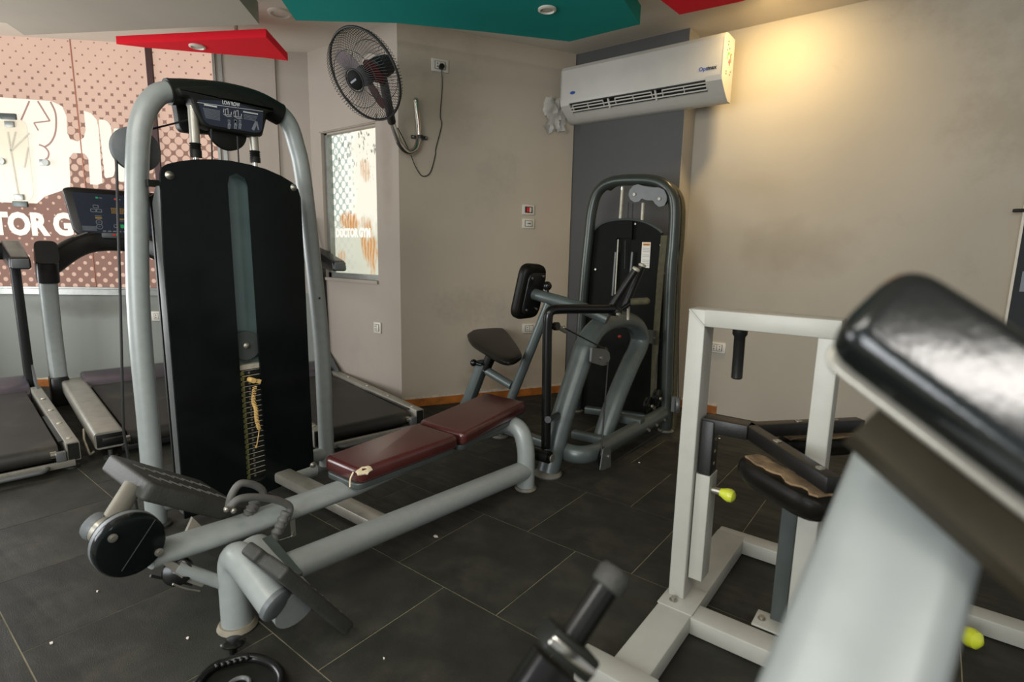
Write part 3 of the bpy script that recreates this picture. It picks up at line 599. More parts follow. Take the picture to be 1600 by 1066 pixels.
# oval badge, printed name, energy sticker
g = G(); p = at(894.5, 145, y=yb - .216); g.slab([(.022 * cos(a * pi / 12), .011 * sin(a * pi / 12)) for a in range(24)], .003, p, XA, ZA); lab(obj('badge', g, M['inkb'], t, 0), 'small dark blue oval badge')
p = at(1091.5, 112, y=yb - .2155); text('Opti', .034, p, XA, ZA, M['inkb'], 'printed_name', t, .0005, 'LEFT'); text('max', .034, p + XA * .056, XA, ZA, M['inkk'], 'printed_name', t, .001, 'LEFT')
xs = ax1 + .0035; g = G()
cy, cz = yb - .095, zb + .235
for i in range(12):
    a0, a1 = radians(180 - 15 * i), radians(180 - 15 * (i + 1)); mm = M['inkgr'] if i < 5 else M['orange'] if i < 8 else M['inkr']
    g = G(); q = [V((xs, cy + r_ * cos(a), cz + r_ * 1.3 * sin(a))) for r_, a in ((.032, a0), (.042, a0), (.042, a1), (.032, a1))]; g.poly(q, .0006, XA); obj('energy_gauge', g, mm, t, 0)
text('4', .055, (xs, cy - .008, cz - .022), YA, ZA, M['inkr'], 'energy_digit', t, .002, 'LEFT')
for (dy, dz) in ((-.03, .11), (.0, .075), (-.045, .055), (.04, .05), (-.04, -.07), (.03, -.075), (-.03, .09), (.045, -.055), (-.04, -.085)):
    g = G(); g.box((xs, cy + dy, cz + dz), (.0006, .012, .009)); obj('sticker_mark', g, M['inkk'], t, 0)
# crumpled plastic at the pipe outlet
g = G(); rnd = random.Random(3); W0 = EC + AD * 0
pc = at(868, 178, pl=(EC + AN * .03, AN)); N_ = 9
vs = [[None] * N_ for _ in range(N_)]
for i in range(N_):
    for j in range(N_):
        a, b = i / (N_ - 1) - .5, j / (N_ - 1) - .5; r_ = 1 + rnd.uniform(-.2, .2)
        vs[i][j] = g.bm.verts.new(pc + AD * a * .19 * r_ + ZA * (b * .25 * r_ - abs(a) * .05) + AN * rnd.uniform(-.02, .035))
for i in range(N_ - 1):
    for j in range(N_ - 1): g.bm.faces.new((vs[i][j], vs[i + 1][j], vs[i + 1][j + 1], vs[i][j + 1]))
tag(obj('plastic_wrap', g, M['wrap'], None, 60, loc=pc), 'crumpled clear plastic wrap stuck by the left end of the air conditioner', 'plastic wrap')

# ------------------------------------------------ dark framed mirror at the right edge
t = thing('wall_mirror', 'dark mirror panel with pale edge at the right end of the wall', 'mirror', (.62, YR - .02, .95))
g = G(); g.box((.66, YR - .018, .95), (.62, .02, 1.22)); obj('glass', g, M['mirror'], t, 0)
for x in (.342, .978): g = G(); g.box((x, YR - .02, .95), (.012, .03, 1.24)); obj('edge_trim', g, M['plate'], t, 0)
for z in (.335, 1.565): g = G(); g.box((.66, YR - .02, z), (.62, .03, .012)); obj('edge_trim', g, M['plate'], t, 0)
g = G(); p = at(1592, 329, y=YR - .04); g.box(p, (.05, .03, .018), bev=.004); obj('clip', g, M['blk'], t)
g = G(); p = at(1597, 440, y=YR - .031); g.box(p + XA * .02, (.05, .002, .11)); obj('sticker', g, M['inkg'], t, 0)
# ================================================================== WALL FAN
fc = at(570, 118, d=3.02); vd = (fc - EYE).normalized()
ir = V((R3[0][0], R3[0][1], R3[0][2])); idn = V((R3[1][0], R3[1][1], R3[1][2]))
side = (-ir * .86 + idn * .42).normalized(); fnrm = (-vd * cos(radians(46)) + side * sin(radians(46))).normalized()
t = thing('wall_fan', 'black wall fan with dark red blades on a bent chrome pipe', 'fan', fc)
fU = fnrm.orthogonal().normalized(); fW = fnrm.cross(fU)
RF = .243
def fp_(r, a, h): return fc + fU * (r * cos(a)) + fW * (r * sin(a)) + fnrm * h
def ring(r, h, tr, nm, mm='fan', n=56):
    g = G(); g.tube([fp_(r, 2 * pi * k / n, h) for k in range(n)], tr, 6, up=fnrm, closed=True); return obj(nm, g, M[mm], t)
ring(RF, 0, .0075, 'cage_rim'); ring(RF * .62, .075, .0018, 'cage_ring'); ring(RF * .66, -.085, .0018, 'cage_ring'); ring(.060, .085, .004, 'cage_ring')
def cage(sgn, r0, nm):
    g = G()
    for k in range(84):
        a = 2 * pi * k / 84; tw = .30 * sgn
        P = [fp_(RF, a, 0), fp_(RF * .92, a + tw * .15, sgn * .05), fp_(RF * .62, a + tw * .5, sgn * .077), fp_(r0, a + tw, sgn * .084)]
        g.tube(P, .0015, 3, up=fnrm, cap=False)
    o = obj(nm, g, M['fan'], t); o['kind'] = 'stuff'; return o
cage(1, .055, 'front_wires'); cage(-1, .09, 'rear_wires')
g = G(); g.lathe([(.001, .094), (.04, .092), (.052, .086), (.052, .078)], fc, fnrm, 28); hb = obj('cage_badge', g, M['shr'], t)
ux = (ir * .82 - idn * .5); ux = (ux - fnrm * ux.dot(fnrm)).normalized(); uy = fnrm.cross(ux)
g = G(); g.box(fc + fnrm * .0950, (.052, .010, .001), (ux, uy, fnrm)); obj('badge_print', g, M['inkg'], hb, 0)
g = G(); g.lathe([(.05, .03), (.055, .0), (.05, -.03)], fc, fnrm, 20); obj('hub', g, M['fan'], t)
for px, wd in (((516, 84), .085), ((612, 92), .14), ((580, 182), .075)):
    d = at(px[0], px[1], d=3.02) - fc; d = (d - fnrm * d.dot(fnrm)); L = min(d.length, RF * .86); d.normalize(); e = fnrm.cross(d)
    o2 = [(.03, -.028), (L * .5, -wd * .62), (L * .9, -wd * .55), (L, -wd * .1), (L * .93, wd * .34), (L * .5, wd * .45), (.03, .028)]
    dU, dW = d, (e * cos(.22) + fnrm * sin(.22)); g = G(); g.slab(rpoly(o2, .03), .003, fc, dU, dW); obj('blade', g, M['fanred'], t)
mc = fc - fnrm * .12; g = G(); g.lathe([(.03, -.09), (.055, -.08), (.062, -.02), (.062, .04), (.04, .055)], mc, fnrm, 24); obj('motor_housing', g, M['fan'], t)
wp = lambda px, py, off: at(px, py, pl=(EC + AN * off, AN))
n1 = mc - fnrm * .02; p1 = wp(612, 190, .13); g = G(); g.tube([n1, n1 + (p1 - n1) * .4, p1], .028, 16, scale=[.8, 1, 1]); obj('neck_sleeve', g, M['fan'], t)
jp = [p1, wp(619, 210, .11), wp(625, 226, .085), wp(637, 238, .06), wp(649, 233, .045), wp(654, 218, .04), wp(654, 200, .04), wp(650, 157, .04)]
g = G(); g.tube(cr(jp, 6), .020, 16, up=AN); jt = obj('chrome_pipe', g, M['chrome'], t); g = G(); g.ball(jp[-1], .020); obj('pipe_end', g, M['chrome'], jt)
p = wp(655, 215, .02); g = G(); g.box(p, (.115, .02, .022), (AD, AN, ZA), .003); g.lathe([(.026, -.011), (.026, .011)], p + AN * .02, ZA, 16); obj('pipe_clamp', g, M['tm'], t)
for s in (-1, 1): g = G(); q = p + AD * .047 * s + AN * .01; g.cyl(q, q + AN * .006, .006, 8); obj('clamp_screw', g, M['bolt'], t)
cb = [wp(621, 200, .10), wp(629, 214, .09), wp(641, 240, .05), wp(650, 262, .02), wp(660, 275, .015), wp(672, 270, .012), wp(680, 243, .008), wp(681, 232, .008), wp(690, 196, .008), wp(688, 180, .008), wp(691, 135, .01), wp(690, 108, .03)]
g = G(); g.tube(cr(cb, 8), .0034, 6, up=AN); obj('power_cable', g, M['cable'], t)
p = wp(689, 105, .018); g = G(); g.cyl(p, p + AN * .03, .018, 12); obj('plug', g, M['blk'], t)

# ================================================================== LOW ROW MACHINE
XP, XU = -2.37, -2.50
lr = thing('low_row_machine', 'silver and black low row cable machine with an oxblood bench', 'exercise machine', (-2.0, 1.2, 0))
# uprights in one bent tube
up_px = [(239, 745), (231, 650), (221, 545), (215.5, 450), (214, 340), (215, 240), (221, 190), (238, 156), (268, 143), (350, 148), (420, 167), (449, 190), (463, 228), (473, 275), (488, 400), (502, 533), (508, 650), (511, 720)]
P = cr(ats(up_px, x=XU), 5); P = [V((XU, P[0].y, 0.0))] + P + [V((XU, P[-1].y, 0.0))]
g = G(); g.tube(P, .040, 20, up=XA); upr = obj('frame_tube', g, M['silver'], lr)
for q in (P[0], P[-1]): g = G(); g.lathe([(.055, 0), (.055, .012), (.044, .02)], (q.x, q.y, 0), ZA, 20); obj('foot_disc', g, M['rub'], lr)
for px in ((241, 745), (499, 466)):
    q = at(*px, x=XU + .04); g = G(); g.cyl(q, q + XA * .002, .006, 8); obj('plug_hole', g, M['hole'], upr)
g = G(); g.tube([(XU, P[0].y, .09), (XU, P[-1].y, .09)], .035, 16); obj('bottom_tube', g, M['silver'], lr)
q = at(476, 737, x=-2.40); g = G(); g.cyl(q - YA * .10, q + YA * .05, .042, 20); obj('cross_tube', g, M['silver'], lr)
# moulded head over the arch
hp = [p for p in cr(ats([(262, 143.5), (300, 144), (350, 148), (400, 160), (437, 179)], x=XU), 6)]
g = G(); g.tube(hp, .050, 22, up=XA); hd = obj('head_cover', g, M['blk'], lr)
def yz(pts, x): return [(p.y, p.z) for p in ats(pts, x=x)]
body = yz([(276, 136), (330, 134), (400, 153), (432, 172), (417, 176), (414, 200), (410, 211), (402, 213.5), (326, 200.5), (317, 195), (306, 174), (298, 152), (284, 150)], -2.42)
g = G(); g.slab(rpoly(body, .012, 3), (-.07, 0), (-2.42, 0, 0), YA, ZA, bev=.010); obj('head_front', g, M['blk'], hd, 50)
g = G(); g.slab(rpoly(yz([(272, 150), (276, 166), (281, 198), (287, 205), (300, 207), (410, 214), (418, 180), (400, 158)], -2.54), .015, 3), (-.05, .0), (-2.54, 0, 0), YA, ZA, bev=.006); obj('head_rear', g, M['blk'], hd, 50)
g = G(); g.slab(rpoly(yz([(337, 146), (378, 153), (379, 159), (338, 152)], -2.42), .006), (0, .003), (-2.42, 0, 0), YA, ZA); obj('head_badge', g, M['blk'], hd)
pla = yz([(308, 156), (340, 157), (375, 163), (411, 175), (409.5, 202), (406, 207), (397, 207.5), (327, 195.5), (319, 189)], -2.419)
g = G(); g.slab(rpoly(pla, .006, 2), (0, .003), (-2.419, 0, 0), YA, ZA); pl_ = obj('instruction_placard', g, M['navy'], lr, 0); lab(pl_, 'navy instruction placard headed LOW ROW')
xq = -2.4155
p = at(347.5, 162.5, x=xq); q = at(372, 166.5, x=xq); pd = (q - p).normalized(); pu = (ZA - pd * ZA.dot(pd)).normalized()
text('LOW ROW', .0215, p, pd, pu, M['ink'], 'placard_heading', pl_, .0004, 'LEFT', .0003, (q - p).length / .098)
def pbar(a, b, h, m, nm='placard_line'):
    p, q = ats([a, b], x=xq); g = G(); g.beam(p, q, .0006, h, up=ZA); return obj(nm, g, M[m], pl_, 0)
pbar((308, 160), (411, 174), .0016, 'ink'); pbar((319, 163.5), (339, 167), .006, 'ink'); pbar((380, 174.5), (403, 178.5), .005, 'ink')
for i in range(8): pbar((317 + i * .6, 169 + i * 2.1), (344, 173.5 + i * 2.1), .0022, 'inkg')
for i in range(4): pbar((381, 179 + i * 2.1), (402 - i, 182.5 + i * 2.1), .0022, 'inkg')
for ox, oy in ((352, 171), (368, 174)):     # two small seated figures on the machine
    for a, b, c, d in ((0, 0, 0, 8), (0, 0, 4, -1.5), (4, -1.5, 4.5, 7), (0, 8, 9, 9), (9, 9, 9.5, 4), (-3, 7, 3, 11), (3, 11, 10, 11), (-2, -1, -3, 5)): pbar((ox + a, oy + b), (ox + c, oy + d), .0016, 'ink', 'placard_figure')
for ox, mm in ((356, 'inko'), (366, 'inkr'), (373, 'inkg')):    # muscle chart figures
    for a, b, h in (((ox, 189), (ox + 4, 190), .012), ((ox + 1, 192), (ox + 3, 192.5), .02), ((ox, 197), (ox + 1.4, 197.4), .022), ((ox + 2.6, 197.4), (ox + 4, 198), .022)): pbar(a, b, h, 'inkg', 'placard_figure')
    pbar((ox + .4, 189.5), (ox + 3.4, 190.5), .009, mm, 'placard_figure')
pbar((395, 203), (401, 190), .012, 'inkg', 'placard_figure'); pbar((401, 190), (404, 203), .006, 'inkg', 'placard_figure')
# top pulley half hidden under the head, big side pulley
q = at(355, 205, x=-2.47); g = G(); g.lathe([(.075, -.012), (.08, -.009), (.068, 0), (.08, .009), (.075, .012)], q, XA, 32); obj('top_pulley', g, M['blk'], lr)
q = at(212, 234, x=-2.56); g = G(); g.lathe([(.082, -.014), (.086, -.011), (.072, 0), (.086, .011), (.082, .014)], q, XA, 36); sp_ = obj('side_pulley', g, M['cap'], lr)
g = G(); g.tube([at(208, 209, x=-2.56) , at(300, 186, x=-2.50)], .004, 6); obj('pulley_cable', g, M['cable'], lr)
cx_ = ats([(181.5, 236), (188, 470), (193, 672)], x=-2.56); g = G(); g.tube(cx_ + [V((-2.56, cx_[-1].y + .02, .06))], .0052, 8); obj('pulley_cable', g, M['cable'], lr)
# guide rods with rubber bellows
for (a, b, c, d) in (((301, 166), (305, 224), (306.5, 246), (307, 262)), ((396, 210), (398, 236), (399, 254), (400, 268))):
    p = ats([a, b, c, d], x=-2.455); g = G(); g.tube(p[:2], .019, 14); rd = obj('guide_rod', g, M['silver2'], lr)
    g = G(); g.lathe([(.021, 0), (.023, .004), (.018, .008), (.023, .012), (.018, .016), (.023, .02), (.019, .024), (.022, .028), (.022, (p[2] - p[1]).length)], p[1], p[2] - p[1], 16); obj('rod_bellows', g, M['blk'], rd)
    g = G(); g.tube([p[2], V((p[2].x, p[2].y, .12))], .011, 12); obj('rod', g, M['chrome'], rd)
for a, b in (((330, 199), (332, 262)), ((371, 213), (386, 520))): g = G(); g.tube(ats([a, b], x=-2.43), .0035, 6); obj('stack_cable', g, M['cable'], lr)
# shroud: glossy front with a long slot, sides, tinted rear
yl, yr, zb_, zt = .855, 1.442, .050, 1.475
outl = [(.846, .05), (1.13, .045), (1.175, .040)] + yz([(452, 755), (472, 750), (491, 733), (484, 600), (476, 420), (470, 310), (466, 296), (458, 286), (440, 275), (415, 264), (390, 257), (360, 251), (335, 249), (305, 249), (280, 252), (262, 256), (253, 262), (250.5, 272), (256, 400)], XP)
slot = [(1.113, .14), (1.125, .112), (1.16, .098), (1.195, .112), (1.206, .14), (1.203, .9), (1.199, 1.44), (1.19, 1.475), (1.155, 1.492), (1.12, 1.475), (1.111, 1.44)]
g = G(); g.slab(outl, (-.012, 0), (XP, 0, 0), YA, ZA, holes=[slot]); sh = obj('front_shroud', g, M['acryl'], lr, 30)
g = G(); g.slab(rpoly([(XP - .012, .0), (XP - .012, 1.36), (XP - .05, 1.36), (XP - .095, 1.30), (XP - .095, 0)], .01), (-.012, 0), (0, yl + .004, zb_), XA, ZA); obj('side_panel', g, M['galv'], lr, 0)
g = G(); g.slab([(XP - .012, .0), (XP - .012, 1.36), (XP - .095, 1.36), (XP - .095, 0)], (0, .012), (0, yr - .010, zb_), XA, ZA); obj('side_panel', g, M['gry'], lr, 0)
g = G(); g.slab([(yl + .005, zb_), (yr - .005, zb_), (yr - .005, zt - .12), (yr - .07, zt - .06), (yl + .07, zt - .05), (yl + .005, zt - .1)], (-.012, 0), (XP - .115, 0, 0), YA, ZA); obj('rear_shroud', g, M['blk'], lr, 0)
g = G(); g.slab([(1.09, .66), (1.225, .66), (1.225, 1.478), (1.19, 1.498), (1.12, 1.498), (1.09, 1.478)], (-.006, 0), (XP - .054, 0, 0), YA, ZA); lab(obj('slot_backing', g, M['tint'], lr, 0), 'teal tinted sheet behind the slot')
for px in ((264.5, 274), (458.5, 293), (488.5, 727)):
    q = at(*px, x=XP); g = G(); g.lathe([(.016, 0), (.016, .003), (.010, .008), (.006, .012), (.001, .013)], q, XA, 16); obj('cap_screw', g, M['bolt'], sh)
g = G(); q = at(243, 287, x=-2.44); g.beam(q - YA * .03, q + YA * .05, .03, .025); obj('shroud_bracket', g, M['blk'], lr)
# pulley and weight stack inside the slot
q = at(383, 540, x=XP - .030); g = G(); g.lathe([(.062, -.012), (.066, -.009), (.056, 0), (.066, .009), (.064, .012)], q, XA, 32); pu = obj('stack_pulley', g, M['gry'], lr)
g = G(); g.lathe([(.014, 0), (.014, .004), (.007, .01), (.001, .011)], q + XA * .012, XA, 14); obj('pulley_bolt', g, M['bolt'], pu)
g = G(); g.box((XP - .035, 1.165, .655), (.05, .12, .022)); obj('top_carriage', g, M['edge'], lr, 0)
NP = 21
for k in range(NP):
    z = .125 + k * .0245; g = G(); g.box((XP - .055, 1.16, z + .0108), (.07, .30, .0216), bev=.003, seg=1); wpl = obj('weight_plate', g, M['iron'], lr, 0)
    g = G(); g.beam((XP - .0195, 1.128, z + .0222), (XP - .0195, 1.21, z + .0222), .0012, .0030); obj('plate_edge', g, M['edge'], wpl, 0)
    g = G(); q = V((XP - .0195, 1.160, z + .011)); g.cyl(q, q + XA * .0015, .0055, 8); obj('pin_hole', g, M['bolt'], wpl, 0)
    g = G(); g.box((XP - .0195, 1.129, z + .011), (.001, .018, .017)); obj('number_sticker', g, M['strip'], wpl, 0)
q = at(393, 594, x=XP + .004); g = G(); g.cyl(q - XA * .02, q + XA * .02, .012, 12); g.beam(q + XA * .008, q + XA * .01 + YA * .035 - ZA * .012, .012, .018); pn = obj('selector_pin', g, M['coil'], lr)
pa, pb = at(398.5, 604, x=XP + .02), at(405, 671, x=XP + .02); H = []
mid = [pa, at(396, 626, x=XP + .025), at(400, 640, x=XP + .03), at(401, 655, x=XP + .02), pb]; mc_ = cr(mid, 40)
for i, c in enumerate(mc_): a = i * 1.35; H.append(c + XA * .0085 * cos(a) + YA * .0085 * sin(a))
g = G(); g.tube(H, .0021, 5); obj('coil_lanyard', g, M['coil'], pn)
g = G(); g.tube(cr([pb, at(404, 680, x=XP + .02), at(401.5, 695, x=XP + .02), at(400, 700, x=XP + .02), at(398.5, 696, x=XP + .02)], 6), .002, 5); obj('lanyard_string', g, M['coil'], pn)
# base members
g = G(); g.rect([(-2.42, 1.285, .10), (-1.56, 1.285, .10)], .085, .05, r=.012); obj('base_rail', g, M['silver2'], lr)
XB = -1.53
g = G(); g.tube([(XB - .02, .74, .165), (XB + .01, 2.10, .10)], .048, 22); obj('base_beam', g, M['silver'], lr)
rl = cr([at(752, 676, y=2.10), at(790, 663, y=2.10), at(812, 672, y=2.10), at(821, 700, y=2.10), at(822, 735, y=2.10)], 6); rl.append(V((rl[-1].x, 2.10, .01)))
g = G(); g.tube(rl, .044, 20, up=YA); obj('rear_leg', g, M['silver'], lr); g = G(); g.lathe([(.052, 0), (.056, .006), (.05, .016)], (rl[-1].x, 2.10, 0), ZA, 24); obj('foot_disc', g, M['dusty'], lr)
# front leg, elbow tube with cap
LF = V((-1.615, .70, 0)); fe = fil([LF + ZA * .01, LF + ZA * .275, at(432, 946, y=.70) + XA * .0], .09, 8)
g = G(); g.tube(fe, .046, 22, up=YA); obj('front_leg', g, M['silver'], lr); g = G(); g.lathe([(.056, 0), (.06, .006), (.052, .02)], LF, ZA, 24); obj('foot_disc', g, M['dusty'], lr)
ed = V((.9, .2, -.36)).normalized(); g = G(); g.lathe([(.048, -.012), (.048, .004), (.042, .009), (.02, .012)], fe[-1], ed, 24); lab(obj('end_cap', g, M['cap'], lr), 'oval blue grey end cap')
g = G(); g.tube([(-1.64, .765, .215), (-1.375, .765, .135)], .066, 24, up=ZA); obj('front_cross_tube', g, M['silver'], lr)
# seat beam running under the bench to the front pulley housing
g = G(); g.oval([(-1.70, .50, .300), (-1.70, .75, .283), (-1.70, 1.2, .272), (-1.70, 2.10, .318)], .115, .066); obj('seat_beam', g, M['silver'], lr)
qd = at(207, 855, x=-1.63); g = G(); g.lathe([(.066, -.070), (.080, -.066), (.085, -.058), (.085, -.010), (.081, -.002), (.075, 0)], qd, XA, 40); ph = obj('pulley_housing', g, M['acryl'], lr)
for px in ((176, 841), (248.5, 863)): q = at(*px, x=-1.629); g = G(); g.lathe([(.0115, 0), (.0115, .003), (.0065, .004), (.0065, .006)], q, XA, 12); obj('housing_bolt', g, M['bolt'], ph)
g = G(); g.beam(at(190, 893, x=-1.629), at(243, 812, x=-1.629), .0008, .002, up=XA); obj('housing_crease', g, M['gry'], ph, 0)
g = G(); g.lathe([(.086, -.050), (.0865, -.040), (.086, -.032)], qd, XA, 40); obj('housing_rim', g, M['cap'], ph)
q = at(149, 822, x=-1.78); e = at(192, 846, x=-1.70); g = G(); g.tube([e, q + (e - q) * .1], .038, 20); sb = obj('stub_tube', g, M['silver2'], lr); dq = (q - e).normalized()
g = G(); g.lathe([(.039, -.016), (.040, 0), (.036, .012), (.02, .018)], q, dq, 24); lab(obj('stub_cap', g, M['cap'], lr), 'rounded grey plastic cap')
g = G(); g.oval([at(172, 818, x=-1.76), at(208, 760, x=-1.82)], .06, .03, up=XA); obj('pedal_arm', g, M['silver2'], lr)
# foot plates
fl_a = V((0, .83, -.55)).normalized()
def pedal(x0, x1, toe, heel, th, notch, nm):
    T, Hh = V((0, toe[0], toe[1])), V((0, heel[0], heel[1])); a = (Hh - T); L = a.length; a.normalize(); n = XA.cross(a); n = n if n.z > 0 else -n
    W_ = x1 - x0; o2 = [(0, 0), (W_, 0), (W_, L), (0, L)]; sgn = n.dot(XA.cross(a))
    if notch: o2 = [(0, 0), (W_ * .34, 0), (W_ * .36, .022), (W_ * .46, .03), (W_ * .52, 0), (W_, 0), (W_, L), (0, L)]
    g = G(); g.slab(rpoly(o2, .022 if not notch else .012, 4), (-th, 0) if sgn > 0 else (0, th), (x0, T.y, T.z), XA, a, bev=.010); p_ = obj('foot_plate', g, M['rub'], lr, 45)
    k = 0
    for r_ in (.35, .72):
        for i in range(8):
            c = V((x0, T.y, T.z)) + XA * (W_ * r_) + a * (L * (.16 + .1 * i)) + n * .001; d = (XA * .8 + a * .55).normalized()
            g = G(); g.box(c, (.045, .004, .004), (d, n.cross(d), n)); obj('tread_rib', g, M['rub2'], p_, 0)
    return p_
pedal(-2.10, -1.745, (.540, .500), (.815, .312), .056, False, 'l'); pedal(-1.50, -1.285, (.700, .338), (.905, .045), .040, True, 'r')
g = G(); g.poly(ats([(300, 808), (330, 838), (285, 842)], x=-1.78), .012); obj('pedal_bracket', g, M['beige'], lr, 0)
g = G(); g.beam((-1.60, .80, .26), (-1.42, .80, .20), .03, .02); obj('pedal_axle', g, M['gry'], lr, 0)
# small lower pulley with its guard and strut
q = at(278, 893, x=-1.67); g = G(); g.lathe([(.034, -.016), (.04, -.012), (.03, 0), (.04, .012), (.034, .016)], q, V((.8, -.5, .3)), 24); obj('lower_pulley', g, M['gblk'], lr)
g = G(); g.poly(ats([(250, 878), (268, 876), (300, 893), (318, 908), (314, 916), (290, 908)], x=-1.655), .02, r=.01); obj('pulley_guard', g, M['silver2'], lr)
g = G(); g.tube([at(276, 886, x=-1.66), at(350, 912, x=-1.63)], .019, 14); obj('guard_strut', g, M['silver'], lr)
g = G(); g.tube(cr(ats([(270, 913), (290, 920), (312, 924)], x=-1.64), 4), .003, 6); obj('wire_guard', g, M['bolt'], lr)
g = G(); g.tube(ats([(235, 900), (300, 914)], x=-1.68), .004, 6); obj('pulley_cable', g, M['cable'], lr)
# bench: two padded cushions on grey bases
def cushion(c4, z, th, mm, bev):
    g = G(); g.poly([V((p.x, p.y, z(p.y))) for p in c4], th, None, bev=bev, seg=4, r=.035); return g
zf = lambda y: .352 + (y - 1.15) * .034
def cush(y0, y1, xl0, xr0, xl1, xr1):
    c4 = [V((xl0, y0, 0)), V((xr0, y0, 0)), V((xr1, y1, 0)), V((xl1, y1, 0))]
    o = obj('bench_pad', cushion(c4, zf, .062, 'lea', .020), M['lea'], lr, 60)
    c5 = [V((p.x * .9 + -1.705 * .1, p.y, 0)) for p in c4]; g = cushion(c5, lambda y: zf(y) - .042, .026, 'gry', .006); obj('pad_base', g, M['gry'], o, 50); return o
b1 = cush(1.15, 1.645, -1.815, -1.585, -1.815, -1.545); b2 = cush(1.66, 2.215, -1.83, -1.54, -1.885, -1.60)
rnd = random.Random(5); q = V((-1.592, 1.175, .372)); g = G(); o2 = [((.026 + rnd.uniform(-.005, .005)) * 1.2 * cos(k * pi / 8), (.017 + rnd.uniform(-.004, .004)) * sin(k * pi / 8)) for k in range(16)]
n_ = V((.62, -.2, .76)).normalized(); u_ = V((.25, 1, .06)); u_ = (u_ - n_ * u_.dot(n_)).normalized(); g.slab(o2, .010, q, u_, n_.cross(u_), bev=.003); tp = obj('torn_corner', g, M['foam'], b1, 40); lab(tp, 'torn corner showing cream foam')
g = G(); g.tube(cr([q + V((-.02, -.03, .0)), q + V((-.018, -.045, -.02)), q + V((-.016, -.05, -.05))], 5), .003, 6); obj('loose_thread', g, M['foam'], tp)
# chrome hook under the beam
g = G(); g.rect([at(457, 812, x=-1.66), at(459, 838, x=-1.66)], .018, .005, up=XA, r=.002); hk = obj('chain_link', g, M['bolt'], lr)
g = G(); g.tube(fil(ats([(458, 830), (456, 838), (430, 846), (412, 848)], x=-1.66), .01, 4), .004, 8); obj('wire_hook', g, M['chrome'], hk)
# double row handle lying on the beam
hnd = thing('row_handle', 'grey rubber double row handle lying on the seat beam', 'handle', at(400, 800, x=-1.66))
def grip(px, x, r, k0, k1, nm):
    P = cr(ats(px, x=x), 7); g = G(); g.tube(P, r, 12, up=XA); h = obj('handle_loop', g, M['rub2'], hnd)
    a, b = ats([k0, k1], x=x); n = 26; prof = [(r * (1.35 + .22 * sin(i * 2 * pi / 5.2)), (b - a).length * i / n) for i in range(n + 1)]
    g = G(); g.lathe(prof, a, b - a, 14); obj('finger_grip', g, M['rub2'], h); return h
grip([(357, 794), (362, 774), (374, 757), (390, 756), (405, 762), (411, 770), (406, 780), (395, 800), (384, 808)], -1.70, .012, (405, 775), (386, 806), 'a')
grip([(358, 795), (372, 781), (395, 777), (425, 780), (446, 787), (453, 795), (446, 815), (428, 846)], -1.63, .012, (448, 800), (424, 850), 'b')
for px in ((354, 796), (365, 798)): q = at(*px, x=-1.62); g = G(); g.ball(q, .009); obj('joint_ball', g, M['bolt'], hnd)

# ================================================================== SMALL THINGS ON THE FLOOR
kn = thing('lever_knob', 'black flat topped plastic knob lying on the floor by the front leg', 'knob', at(365, 1016, z=0))
q = at(364, 1017, z=.010); ax = (at(364, 1002, z=.03) - q); ax = V((-.05, .12, 1)).normalized()
g = G(); g.cyl(q - ZA * .006, q + ax * .022, .011, 14); obj('stem', g, M['gblk'], kn); g = G(); g.lathe([(.010, .018), (.032, .021), (.034, .026), (.026, .032), (.001, .034)], q, ax, 24); obj('knob_head', g, M['gblk'], kn)
dh = thing('cable_handle', 'black looped cable handle with beaded grip at the bottom edge', 'handle', at(375, 1052, z=0))
lp_ = [(306, 1072), (325, 1050), (350, 1036), (385, 1028), (412, 1032), (432, 1044), (440, 1062), (430, 1085), (395, 1100), (340, 1098)]
Pz = [at(a, b, z=.022) for a, b in lp_]; cl = cr(Pz + [Pz[0]], 6)[:-1]
g = G(); g.tube(cl, .013, 12, closed=True); lo = obj('handle_loop', g, M['gblk'], dh)
for k in range(6): q = at(339 + k * 9.5, 1041 - k * 2.4, z=.034); g = G(); g.ball(q, .0075, n=10); obj('grip_bead', g, M['gblk'], lo)
g = G(); g.poly([p - ZA * .012 for p in Pz], .010); obj('handle_web', g, M['blk'], dh, 0)
q = at(373, 1073, z=.018); g = G(); g.tube([q + V((.026 * cos(a * pi / 12), .026 * sin(a * pi / 12), .004)) for a in range(24)], .006, 8, closed=True); lab(obj('eye_ring', g, M['galv'], dh), 'grey metal eye ring')
for i, (px, py, s, nm) in enumerate([(681, 838, 1.5, 'largest pale scrap of paper on the floor beside the base beam'), (80, 1005, .9, 'pale crumb on the floor near the left tile joint'), (152, 924, .6, 'tiny pale crumb on the floor left of the pulley housing'), (999, 723, .8, 'pale crumb on the floor right of the far machine'), (600, 1029, .5, 'tiny white crumb in the open floor below the base beam'), (1124, 685, 1.0, 'white scrap on the floor behind the white frame post'), (293, 997, .7, 'pale crumb on the floor left of the front leg foot')]):
    q = at(px, py, z=.002); rr = random.Random(i); g = G(); g.slab([((.006 + rr.uniform(-.002, .003)) * s * cos(k * pi / 4), (.005 + rr.uniform(-.002, .002)) * s * sin(k * pi / 4)) for k in range(8)], .003, q, XA, YA); tag(obj('paper_scrap', g, M['pin'], None, 0, loc=q), nm, 'litter', 'paper scraps on the floor')
